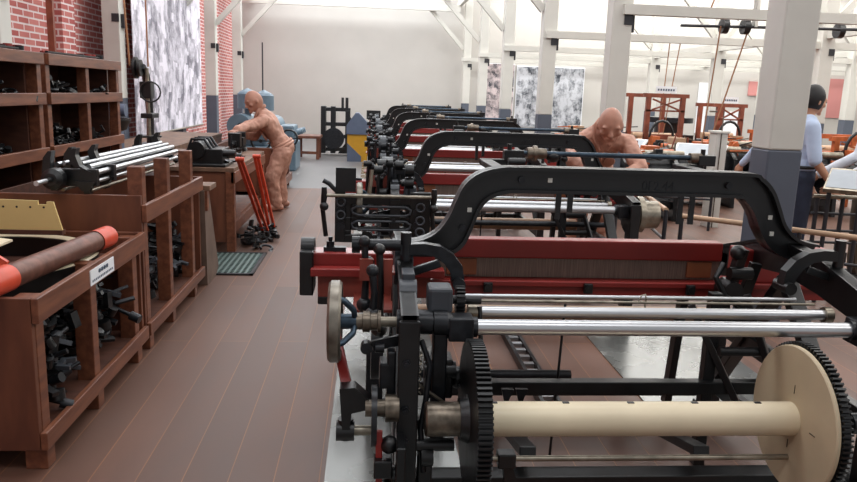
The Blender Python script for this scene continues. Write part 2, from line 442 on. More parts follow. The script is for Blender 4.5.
# roller with orange ends
r = thing('iron_roller', 'brown iron roller with orange painted ends lying on the nearest bench', 'roller', (-1.45, 3.5, .755), )
MB().lathe((-1.50, 2.80, .80), (.115, 1.07, 0), [(0, 0), (0, .045), (.005, .056), (.27, .056)]).build('painted_end', orange, r, label='orange painted end')
MB().lathe((-1.50, 2.80, .80), (.115, 1.07, 0), [(.27, .052), (1.02, .052)]).build('barrel', mat('rusty_brown', (112, 74, 62), .45, .3, .3, 20), r)
MB().lathe((-1.50, 2.80, .80), (.115, 1.07, 0), [(1.02, .056), (1.17, .056), (1.185, .046), (1.185, 0)]).build('painted_end', orange, r, label='orange painted end')
for y in (3.02, 3.62): MB().bx(-2.48, -1.42, y, y+.06, .54, .598).build('cross_bar', wood, b1, bev=.004)
# big ring
rg = thing('iron_ring', 'large black iron ring with a cream top face lying in the nearest bench', 'ring', (-1.93, 3.72, .626))
MB().lathe((-1.93, 3.72, .626), (0, 0, 1), [(0, .50), (.0, .555), (.108, .56), (.116, .55), (.116, .49), (.108, .485), (0, .50)], 64).build('rim', [iron], rg)
MB().lathe((-1.93, 3.72, .628), (0, 0, 1), [(.112, .488), (.116, .492), (.116, .553), (.108, .5615)], 64).build('top_face', cream, rg, label='cream painted top face')
MB().bx(-2.5, -1.42, 3.0, 4.33, .60, .624).build('inner_board', wood_d, b1)
# cream guard sheet and orange sheet
gs = thing('guard_sheet', 'upright cream sheet-metal guard with notched top edge at the left picture edge', 'guard', (-2.1, 4.15, .79))
MB().prism([(-2.55, .80), (-1.66, .80), (-1.70, .955), (-1.735, .955), (-1.735, .94), (-1.78, .94), (-1.78, .96), (-2.0, .965), (-2.0, .945), (-2.05, .945), (-2.05, .97), (-2.55, .98)], 'xz', 4.10, 4.112).build('sheet', mat('cream_sheet', (222, 196, 132), .4, 0, .04, 4), gs)
MB().bx(-2.2, -1.66, 4.09, 4.14, .775, .80).build('bottom_strip', wood_d, gs)
hm = MB()
for i in range(5): hm.cyl((-1.75-.07*i, 4.098, .925), (-1.75-.07*i, 4.101, .925), .006, n=8)
hm.build('hole', iron, gs)
os_ = thing('orange_cover', 'orange painted cover plate standing at the left picture edge', 'cover', (-1.76, 3.35, .66))
MB().prism([(-2.2, .64), (-1.62, .64), (-1.60, .80), (-1.66, .84), (-2.2, .84)], 'xz', 3.34, 3.362).build('plate', orange, os_, bev=.003)
hm = MB()
for x in (-1.66, -1.66, -1.8, -1.9): hm.cyl((x, 3.336, .80), (x, 3.342, .80), .008, n=10)
hm.cyl((-1.64, 3.336, .67), (-1.64, 3.342, .67), .008, n=10); hm.build('bolt', iron2, os_)
pp = thing('cover_panel', 'pale curved cover panel lying behind the orange plate', 'cover', (-2.05, 3.5, .85))
MB().strip([(-2.4, .885), (-2.1, .885), (-1.9, .87), (-1.70, .845)], [(-2.4, .875), (-2.1, .875), (-1.9, .86), (-1.70, .835)], 'xz', 3.38, 3.62).build('panel', cream, pp)
# bundle of steel rollers on bench two
rb = thing('drafting_roller_unit', 'black bracket unit holding a bundle of long polished rollers, on the second bench', 'roller unit', (-1.72, 5.0, .96))
rr = [(-1.83, 1.115, .014), (-1.79, 1.125, .012), (-1.74, 1.135, .014), (-1.69, 1.125, .012), (-1.65, 1.105, .016), (-1.62, 1.07, .016), (-1.62, 1.02, .012)]
for x, z, rad in rr: MB().cyl((x, 4.5, z), (x+.06, 6.15, z), rad).build('roller', steel, rb)
MB().bx(-1.83, -1.66, 4.75, 6.1, 1.02, 1.09).build('carriage_beam', iron2, rb)
for y in (4.42, 4.72, 6.1):
    m = MB().bx(-1.88, -1.58, y, y+.05, 1.0, 1.10)
    m.strip([(-1.86, 1.0), (-1.88, 1.08), (-1.87, 1.16), (-1.84, 1.2)], [(-1.82, 1.0), (-1.83, 1.08), (-1.83, 1.15), (-1.82, 1.2)], 'xz', y-.01, y+.05)
    m.strip([(-1.66, 1.1), (-1.72, 1.13), (-1.73, 1.18), (-1.70, 1.22)], [(-1.60, 1.08), (-1.67, 1.12), (-1.69, 1.18), (-1.68, 1.22)], 'xz', y-.01, y+.05)
    m.prism([(-1.70, 1.03), (-1.58, 1.03), (-1.62, .975), (-1.66, .975)], 'xz', y-.02, y+.03)
    m.cyl((-1.64, y, .965), (-1.64, y+.06, .965), .018)
    m.prism([(-1.86, 1.03), (-1.76, 1.03), (-1.79, .975), (-1.83, .975)], 'xz', y-.02, y+.03)
    m.build('bracket', iron, rb, bev=.004)
MB().lathe((-1.79, 4.22, 1.05), (0, 1, 0), [(0, 0), (0, .012), (.08, .015), (.08, .035), (.1, .06), (.16, .062), (.17, .045), (.24, .04)], 24).build('drive_pulley', iron, rb)
MB().cyl((-1.79, 4.12, 1.05), (-1.79, 4.24, 1.05), .014).build('spindle', steel, rb)
for x in (-1.62, -1.78): MB().cyl((x, 4.44, .975), (x+.05, 6.1, .975), .009, n=10).build('tie_rod', steel2, rb)

# leaning trestle board
tr = thing('trestle', 'narrow wooden trestle leaning in front of the second bench end', 'trestle', (-1.35, 6.05, 0))
MB().prism([(5.93, .78), (6.08, .80), (6.42, .06), (6.30, .0), (5.97, .0)], 'yz', -1.46, -1.30).build('board', mat('grey_wood', (112, 92, 80), .6, 0, .2, 6), tr, bev=.003)
MB().bx(-1.56, -1.26, 5.95, 6.2, .78, .82).build('top_board', wood_p, tr, bev=.003)
MB().bx(-1.34, -1.28, 5.94, 6.0, .62, .78).build('bracket', wood_h, tr)
# long work bench with vice
wbh = thing('work_bench', 'long wooden workbench with a worn top where the bending figure works', 'workbench', (-1.8, 8.5, 0))
MB().bx(-2.36, -1.3, 7.22, 9.3, .79, .83).build('worktop', wood_p, wbh, bev=.004)
MB().bx(-1.33, -1.29, 7.22, 9.3, .68, .79).build('front_rail', wood_h, wbh, bev=.003)
MB().bx(-1.9, -1.34, 7.24, 7.27, .1, .79).build('end_panel', wood, wbh)
for y in (7.22, 9.2):
    for x in (-1.38, -2.34): MB().bx(x, x+.08, y, y+.08, 0, .79).build('leg', wood_h, wbh, bev=.003)
MB().bx(-1.95, -1.36, 7.3, 9.2, .26, .29).build('lower_shelf', wood, wbh)
MB().bx(-1.36, -1.33, 7.25, 9.25, .16, .26).build('lower_rail', wood, wbh)
wb4 = thing('part_crate', 'brown wooden crate bench behind the legs of the bending figure', 'wooden bench', (-1.7, 12, 0), 'wooden part bins along the aisle')
for z in (.1, .62): MB().bx(-1.34, -1.3, 10.9, 12.6, z, z+.12).build('rail', wood_h, wb4, bev=.003)
MB().bx(-2.3, -1.34, 10.9, 10.94, .1, .74).build('end_panel', wood, wb4)
MB().bx(-2.3, -1.34, 10.94, 12.6, .14, .18).build('floor_board', wood_d, wb4)
MB().bx(-2.3, -1.34, 10.94, 12.6, .40, .43).build('shelf_board', wood_d, wb4)
MB().bx(-2.3, -2.26, 10.94, 12.6, .18, .74).build('back_panel', wood_d, wb4)
for y in (10.9, 11.45, 12.0, 12.52): MB().bx(-1.42, -1.345, y, y+.08, 0, .74).build('post', wood_h, wb4)
# wooden back bench carrying machine heads, along left wall
lt = thing('side_table', 'long wooden table behind the workbench in front of the columns', 'table', (-2.9, 10, 0))
MB().bx(-3.6, -2.62, 7.6, 13.5, .72, .78).build('tabletop', wood_p, lt)
for y in (7.7, 10.3, 13.3):
    for x in (-3.5, -2.75): MB().bx(x, x+.09, y, y+.09, 0, .72).build('leg', wood_h, lt)
MB().bx(-2.66, -2.63, 7.6, 13.5, .56, .72).build('apron', wood_h, lt)

# ------------------------------------------------------------------ shelf units with compartments
def shelf_unit(y0, y1, label, div, x0=-2.95, x1=-2.4, zt=1.80):
    t = thing('shelf_unit', label, 'shelf', ((x0+x1)/2, (y0+y1)/2, 0), 'pigeonhole shelf units by the brick wall')
    for z in (zt-.09, 1.42, 1.02, .6): 
        MB().bx(x1-.03, x1, y0, y1, z, z+.085).build('front_rail', wood_h, t, bev=.004)
        MB().bx(x0, x1-.03, y0+.03, y1-.03, z+.02, z+.045).build('shelf_board', wood_d, t)
    for y in (y0, y1-.07): MB().bx(x1-.11, x1-.03, y, y+.07, 0, zt-.005).build('post', wood_h, t, bev=.004)
    MB().bx(x1-.11, x1-.03, div, div+.07, .6, zt-.005).build('divider', wood_h, t, bev=.004)
    for y in (y0+.07, y1-.1): MB().bx(x0, x1-.11, y, y+.025, 0, zt-.01).build('side_panel', wood_d, t)
    MB().bx(x0-.02, x0, y0, y1, 0, zt).build('back_panel', wood_d, t)
    return t
s1 = shelf_unit(4.4, 5.80, 'wooden pigeonhole shelf unit cut by the left picture edge', 4.95)
s2 = shelf_unit(5.88, 7.52, 'wooden pigeonhole shelf unit in front of the brick wall, right of its twin', 6.68)
# red rods lying on top
for (y0, y1, x, n_, l) in ((5.1, 5.62, -2.47, 5, 'thin red painted levers lying on the left shelf unit'), (6.0, 7.15, -2.46, 7, 'red painted lever lying on top of the right shelf unit')):
    for k in range(n_):
        ya = y0+random.uniform(0, .25); yb = y1-random.uniform(0, .3)
        o = MB().bar((x-.01-.02*k, ya, 1.812), (x+.0-.025*k, yb, 1.812), .022, .012).cyl((x-.025*k, yb, 1.80), (x-.025*k, yb, 1.83+.005*(k % 3)), .03, n=12).build('lever', red if k % 3 else iron2, loc=(x, (ya+yb)/2, 1.806))
        tag(o, 'red or dark lever lying on top of the '+('left' if y0 < 5.5 else 'right')+' shelf unit', 'lever', 'levers on the '+('left' if y0 < 5.5 else 'right')+' shelf unit')

# ------------------------------------------------------------------ heaps of loom parts (each piece its own thing)
def proto_parts():
    P = []
    m = MB().tube([(-.11, 0, 0), (-.04, .01, .012), (.03, .045, .016), (.10, .05, .004)], [.010, .013, .013, .009], 8).cyl((-.11, 0, -.016), (-.11, 0, .016), .026, n=14).cyl((.10, .05, -.014), (.10, .05, .02), .02, n=14); P.append(('bent_lever', m, iron))
    m = MB().tube([(.05*math.cos(a), .05*math.sin(a), 0) for a in [i*.42 for i in range(12)]], .011, 8).bar((.05, 0, 0), (.15, -.01, 0), .02, .014); P.append(('iron_hook', m, iron2))
    m = MB().bx(-.08, .08, -.022, .022, -.006, .006).bx(.06, .08, -.022, .022, -.006, .06).cyl((-.06, 0, -.012), (-.06, 0, .03), .02, n=12); P.append(('angle_bracket', m, iron))
    m = MB().cyl((-.13, 0, 0), (.13, 0, 0), .008, n=10).cyl((-.14, 0, 0), (-.10, 0, 0), .018, n=12).cyl((.06, 0, 0), (.09, 0, 0), .02, n=12); P.append(('shaft_pin', m, iron2))
    m = MB().lathe((0, 0, -.012), (0, 0, 1), [(0, .03), (0, .055), (.024, .055), (.024, .03), (0, .03)], 18); P.append(('iron_collar', m, iron))
    m = MB().prism([(-.1, -.012), (.02, -.02), (.1, -.045), (.11, -.02), (.04, .015), (-.02, .03), (-.1, .012)], 'xy', -.007, .007).cyl((-.085, 0, -.02), (-.085, 0, .02), .018, n=12).cyl((.0, 0, -.015), (.0, 0, .03), .016, n=12); P.append(('cam_arm', m, iron))
    m = MB().bar((-.09, 0, 0), (.06, 0, 0), .03, .016).prism([(.05, -.04), (.1, -.05), (.1, -.035), (.07, -.022), (.07, .022), (.1, .035), (.1, .05), (.05, .04)], 'xy', -.008, .008); P.append(('fork_arm', m, paint_grey))
    return [(n, m.mesh(n), a) for n, m, a in P]
PP = proto_parts()
for n_, me, a in PP: me.materials.append(a)
def heap(place, x0, x1, y0, y1, z0, z1, n_, slope=0.0):
    for i in range(n_):
        nm, me, a = PP[random.randrange(len(PP))]
        o = bpy.data.objects.new(nm, me); C.objects.link(o)
        fx = random.random()
        x = x0+(x1-x0)*fx; y = random.uniform(y0, y1); h = (z1-z0)*(1-abs(fx-.6)*.6)
        o.location = (x, y, z0+.02+h*(i/n_))
        o.rotation_euler = (random.uniform(-.5, .5), random.uniform(-.5, .5), random.uniform(0, 6.28))
        s = random.uniform(1.0, 1.5)*(1 if z1-z0 > .25 else .85); o.scale = (s, s, s); ORIG[o.name] = V(o.location)
        tag(o, 'black %s heaped %s' % (nm.replace('_', ' '), place), 'machine part', '%s pieces heaped %s' % (nm.replace('_', ' '), place))
heap('in the near bay of the nearest bench', -1.66, -1.44, 3.12, 3.50, .155, .56, 70)
heap('in the middle bay of the nearest bench', -1.70, -1.44, 3.70, 4.12, .155, .60, 84)
heap('in the near bay of the second bench', -1.70, -1.46, 4.58, 4.92, .155, .58, 50)
heap('in the far bay of the second bench', -1.70, -1.46, 5.12, 5.8, .155, .52, 60)
heap('in the upper row of the left shelf unit', -2.72, -2.52, 4.6, 5.62, 1.465, 1.56, 18)
heap('in the lower row of the left shelf unit', -2.72, -2.52, 4.6, 5.62, 1.065, 1.17, 18)
heap('in the upper near hole of the right shelf unit', -2.72, -2.52, 6.08, 6.6, 1.465, 1.58, 18)
heap('in the upper far hole of the right shelf unit', -2.72, -2.52, 6.85, 7.3, 1.465, 1.52, 8)
heap('in the lower near hole of the right shelf unit', -2.72, -2.52, 6.08, 6.6, 1.065, 1.21, 20)
heap('in the lower far hole of the right shelf unit', -2.72, -2.52, 6.85, 7.3, 1.065, 1.15, 12)
heap('on the lower shelf of the workbench', -1.75, -1.45, 7.4, 8.1, .29, .46, 20)
heap('on the worktop of the workbench', -1.95, -1.45, 7.4, 8.9, .83, .87, 30)
heap('at the feet of the leaning orange levers', -1.26, -1.02, 7.35, 8.2, .0, .12, 20)
# black gearbox on the bench end
gx = thing('gearbox', 'black gearbox casting with lugs on the near end of the workbench', 'gearbox', (-1.55, 7.45, .83))
m = MB().bx(-1.76, -1.42, 7.3, 7.66, .85, 1.0).bx(-1.8, -1.38, 7.24, 7.7, .832, .86).cyl((-1.66, 7.26, .99), (-1.66, 7.68, .99), .08).cyl((-1.45, 7.35, .96), (-1.30, 7.35, .96), .035).cyl((-1.45, 7.55, .92), (-1.28, 7.55, .92), .025)
m.build('housing', iron, gx, bev=.008)
for y in (7.32, 7.48, 7.62): MB().tube([(-1.75, y, .98), (-1.71, y, 1.09), (-1.59, y, 1.09), (-1.52, y, .98)], .014).build('rib', iron2, gx)
# orange levers
for i, (a, b, l) in enumerate([((-1.24, 7.1, .93), (-1.13, 7.9, .10), 'left one of two orange-red levers leaning on the workbench'), ((-1.185, 7.78, .90), (-1.09, 8.12, .10), 'right, more upright one of two orange-red levers leaning on the workbench')]):
    t = thing('orange_lever', l, 'lever', (b[0], b[1], 0), 'orange levers leaning on the workbench')
    for dx in (0, .035): MB().bar((a[0]+dx, a[1], a[2]), (b[0]+dx*1.5, b[1], b[2]), .03, .022).build('arm', orange, t, bev=.003)
    MB().cyl((a[0]-.02, a[1], a[2]), (a[0]+.06, a[1], a[2]), .02, n=12).build('pivot', orange, t)
    m = MB().bar(b, (b[0]+.0, b[1]+.02, 0), .05, .04).cyl((b[0]-.05, b[1], .05), (b[0]+.07, b[1], .05), .04, n=14).bar((b[0], b[1], .03), (b[0]+.12, b[1]-.15, .02), .03, .03); m.build('forked_foot', iron, t)
# bench vice
vc = thing('bench_vice', 'black bench vice under the hands of the bending figure', 'vice', (-1.55, 9.0, .83))
m = MB().cyl((-1.6, 9.2, .83), (-1.6, 9.2, .90), .10).bx(-1.68, -1.52, 9.1, 9.32, .90, 1.0).bx(-1.68, -1.52, 9.24, 9.32, 1.0, 1.06)
m.build('fixed_jaw', iron, vc, bev=.006)
MB().bx(-1.67, -1.53, 8.94, 9.06, .90, 1.06).bx(-1.63, -1.57, 8.9, 9.3, .91, .97).build('moving_jaw', iron, vc, bev=.006)
MB().cyl((-1.6, 8.75, .94), (-1.6, 8.96, .94), .018).cyl((-1.6, 8.77, .84), (-1.6, 8.77, 1.04), .009).build('screw_handle', iron2, vc)

# ------------------------------------------------------------------ drill press and blue machines at the left
dp = thing('drill_press', 'tall black drill press with a belt pulley in front of the mural', 'drill press', (-2.75, 9.6, .78))
MB().bx(-2.9, -2.63, 9.35, 9.85, .78, .86).build('base', iron, dp, bev=.01)
MB().tube([(-2.78, 9.72, .86), (-2.78, 9.74, 1.2), (-2.79, 9.72, 1.5), (-2.78, 9.62, 1.7), (-2.78, 9.5, 1.8)], [.05, .045, .05, .05, .04], 14).build('column', iron, dp)
MB().cyl((-2.72, 9.46, .96), (-2.72, 9.46, 1.78), .022).build('spindle', steel2, dp)
MB().bx(-2.8, -2.66, 9.4, 9.54, 1.42, 1.62).bx(-2.8, -2.66, 9.4, 9.7, 1.18, 1.24).build('head', iron, dp, bev=.01)
for dx in (0, .05): MB().cyl((-2.86+dx, 9.45, 1.78), (-2.83+dx, 9.45, 1.78), .13-.03*(dx > 0), n=28).build('cone_pulley', iron, dp)
MB().lathe((-2.72, 9.44, .95), (0, 0, 1), [(0, 0), (0, .15), (.02, .15), (.02, 0)]).build('table', iron, dp)
MB().tube([(-2.66+.12*math.cos(a), 9.36, 1.5+.12*math.sin(a)) for a in [i*PI/9 for i in range(18)]], .01, 8, closed=True).bar((-2.66, 9.36, 1.38), (-2.66, 9.36, 1.62), .015, .015).build('feed_wheel', iron, dp)
bt = MB().tube([(-2.9, 9.4, 1.8), (-2.98, 9.4, 3.5), (-3.0, 9.4, 4.95)], .012, 6).build('drive_belt', beltm, loc=(-2.9, 9.4, 1.8))
tag(bt, 'brown drive belt rising from the black drill press past the brick wall', 'belt')
bt = MB().tube([(-2.72, 9.52, 1.8), (-2.72, 9.52, 4.95)], .010, 6).build('drive_belt', beltm, loc=(-2.72, 9.52, 1.8))
tag(bt, 'thin brown belt rising in front of the left edge of the mural', 'belt')
pg = thing('bowl_grinder', 'dark bench grinder with a bowl beside the second left column', 'grinder', (-2.75, 8.0, .78))
MB().lathe((-2.78, 8.3, .78), (0, 0, 1), [(0, .1), (.05, .08), (.2, .05), (.28, .05), (.32, .15), (.42, .2), (.44, .2), (.44, .17), (.34, .1), (.34, 0)], 24).build('bowl', iron, pg)
MB().bx(-2.85, -2.75, 8.5, 8.6, .78, 1.3).cyl((-2.86, 8.55, 1.3), (-2.7, 8.55, 1.3), .07).build('stand', slate, pg)
for x, y, s, l in ((-2.0, 13.2, 1.0, 'pale blue lathe-like machine behind the bending figure, with round motor cans on top'), (-1.75, 15.2, .9, 'pale blue machine with a black handwheel farther along the aisle')):
    t = thing('blue_machine', l, 'machine', (x, y, 0))
    MB().bx(x-.35, x+.3, y-.5, y+.5, 0, .62*s).build('base', blue, t, bev=.03)
    MB().bx(x-.3, x+.26, y-.4, y+.4, .62*s, .98*s).cyl((x-.2, y-.45, .95*s), (x-.2, y+.45, .95*s), .2).build('gear_case', blue, t, bev=.03)
    for q in range(3): MB().cyl((x+.2, y-.3+.3*q, .8*s), (x+.42, y-.3+.3*q, .8*s+.06), .07, .05).build('motor_arm', blue, t)
    MB().tube([(x+.30, y-.55+.0*math.cos(a)+.0, .78*s) if 0 else (x+.18+.16*math.cos(a), y-.55, .72*s+.16*math.sin(a)) for a in [i*PI/10 for i in range(20)]], .02, 8, closed=True).bar((x+.03, y-.55, .72*s), (x+.33, y-.55, .72*s), .02, .02).cyl((x+.18, y-.6, .72*s), (x+.18, y-.45, .72*s), .03).build('handwheel', iron, t)
    MB().bx(x-.3, x+.3, y-.52, y-.5, .45*s, .6*s).cyl((x-.1, y-.7, .9*s), (x-.1, y-.4, .9*s), .12).build('front_plate', iron, t)
    if s == 1.0:
        for dx, z in ((-.12, 1.38), (.16, 1.36)):
            MB().lathe((x+dx, y, .98), (0, 0, 1), [(0, .05), (z-1.13, .06), (z-1.13, .17), (z-.88, .17), (z-.84, .13), (z-.80, .05), (z-.78, 0)], 24).build('motor_can', blue, t)
        MB().cyl((x+.14, y, 1.5), (x+.14, y, 2.35), .012, n=8).build('mast', darkgap, t)
st = thing('stool', 'small wooden bench standing alone at the far end of the aisle', 'stool', (-1.4, 17.6, 0))
MB().bx(-1.72, -1.14, 17.3, 18.0, .48, .54).build('seat', wood, st, bev=.005)
for x in (-1.68, -1.24):
    for y in (17.34, 17.9): MB().bx(x, x+.07, y, y+.07, 0, .48).build('leg', wood, st)
MB().bx(-1.65, -1.2, 17.35, 17.4, .12, .18).build('stretcher', wood, st)
# black machine and yellow cabinet at the back
bm = thing('black_machine', 'black cast-iron machine with an upright frame at the far end of the aisle', 'machine', (-.75, 18.9, 0))
for x in (-1.22, -.98, -.62):
    MB().bx(x, x+.12, 18.60, 19.00, .05, 1.2 if x < -.7 else 1.1).build('upright', iron, bm, bev=.01)
m = MB()
for z in (.1, .42, .72, 1.08): m.bx(-1.2, -.5, 18.65, 18.95, z, z+.09)
m.build('cross_frame', iron, bm, bev=.01)
MB().strip([(-.5, .95), (-.42, .85), (-.2, .8), (0.05, .8)], [(-.5, .7), (-.42, .72), (-.2, .7), (0.05, .7)], 'xz', 18.65, 18.90).build('arm', iron, bm)
MB().bx(-.62, -.55, 18.60, 18.80, 1.1, 1.42).bx(-.72, -.66, 18.60, 18.80, 1.1, 1.42).build('mast', iron, bm)
MB().lathe((-.9, 18.50, .42), (0, 1, 0), [(0, 0), (0, .26), (.05, .26), (.05, 0)], 24).build('flywheel', iron2, bm)
MB().prism([(-.8, .04), (.3, .04), (.2, .3), (-.1, .42), (-.6, .32)], 'xz', 18.70, 19.00).build('foot', iron, bm)
MB().bx(-.1, .25, 19.00, 19.10, .9, 1.12).bx(-.04, .19, 18.99, 19.00, .95, 1.07).build('top_frame', iron, bm)
yc = thing('slant_cabinet', 'yellow and slate-blue cabinet with a sloping roof-like top beyond the last looms', 'cabinet', (-.3, 17.3, 0))
MB().bx(-.52, -.06, 17.1, 17.6, .0, .62).build('body', yellow, yc)
MB().prism([(-.52, .0), (-.2, .0), (-.2, .12), (-.52, .42)], 'xz', 17.08, 17.1).build('lower_panel', slate, yc, label='slate-blue lower triangle')
MB().prism([(-.54, .62), (-.04, .62), (-.04, .86), (-.26, 1.10), (-.34, 1.10), (-.54, .82)], 'xz', 17.06, 17.62).build('hood', slate, yc)
yd = thing('grey_hopper', 'pale slate hopper with a sloping side right of the yellow cabinet', 'cabinet', (.2, 17.7, 0))
MB().prism([(0, .0), (.42, .0), (.42, .6), (.04, .98), (0, .98)], 'xz', 17.3, 17.8).build('body', slate, yd)
# wall mural and posters
mu = thing('wall_mural', 'huge hanging black and white photo mural of a machine hall at the left wall', 'mural', (-3.70, 14.6, .74))
MB().bx(-3.71, -3.70, 12.2, 16.9, .76, 4.9).build('print', mural_m, mu)
MB().cyl((-3.705, 12.2, .75), (-3.705, 16.95, .75), .018).build('bottom_bar', steel2, mu)
MB().cyl((-3.705, 12.2, 4.9), (-3.705, 16.95, 4.9), .018).build('top_bar', steel2, mu)
po = thing('photo_poster', 'right black and white photo poster on the back wall, printed with a machine hall', 'poster', (6.4, 26.35, .7), 'photo posters on the back wall')
MB().bx(5.12, 7.5, 26.32, 26.36, .55, 2.62).build('print', poster_b, po)
MB().bx(5.09, 7.53, 26.34, 26.385, .52, 2.65).build('backing', paper, po)
po = thing('photo_poster', 'left black and white photo poster on the back wall, printed with a crowd', 'poster', (4.4, 26.35, .7), 'photo posters on the back wall')
MB().bx(3.85, 5.0, 26.32, 26.36, .55, 2.68).build('print', poster_a, po)
MB().bx(3.83, 5.02, 26.34, 26.385, .53, 2.7).build('backing', paper, po)

# ------------------------------------------------------------------ the power looms
def smooth_curve(pts, k=4):
    out = []
    n = len(pts)
    for i in range(n-1):
        p0, p1, p2, p3 = [V((*pts[max(0, min(n-1, j))], 0)) for j in (i-1, i, i+1, i+2)]
        for s in range(k):
            t = s/k
            q = .5*((2*p1)+(-p0+p2)*t+(2*p0-5*p1+4*p2-p3)*t*t+(-p0+3*p1-3*p2+p3)*t**3)
            out.append((q.x, q.y))
    out.append(pts[-1]); return out
OUT = [(.10, 1.0), (.20, 1.005), (.275, 1.04), (.325, 1.105), (.352, 1.172), (.385, 1.24), (.44, 1.287), (.52, 1.312), (.64, 1.318), (1.10, 1.318), (1.562, 1.318), (1.635, 1.300), (1.690, 1.25), (1.729, 1.175), (1.765, 1.10), (1.832, 1.04), (1.925, 1.018)]
INN = [(.10, .945), (.23, .940), (.335, .950), (.39, .985), (.425, 1.06), (.452, 1.135), (.49, 1.182), (.55, 1.206), (.64, 1.212), (1.10, 1.212), (1.515, 1.212), (1.575, 1.195), (1.62, 1.14), (1.65, 1.075), (1.705, 1.0), (1.79, .955), (1.90, .940)]

def text_mesh(body, size, M):
    cu = bpy.data.curves.new('t', 'FONT'); cu.body = body; cu.size = size; cu.extrude = .0012
    o = bpy.data.objects.new('t', cu); C.objects.link(o)
    dg = bpy.context.evaluated_depsgraph_get()
    me = bpy.data.meshes.new_from_object(o.evaluated_get(dg)); me.transform(M)
    bpy.data.objects.remove(o); return me

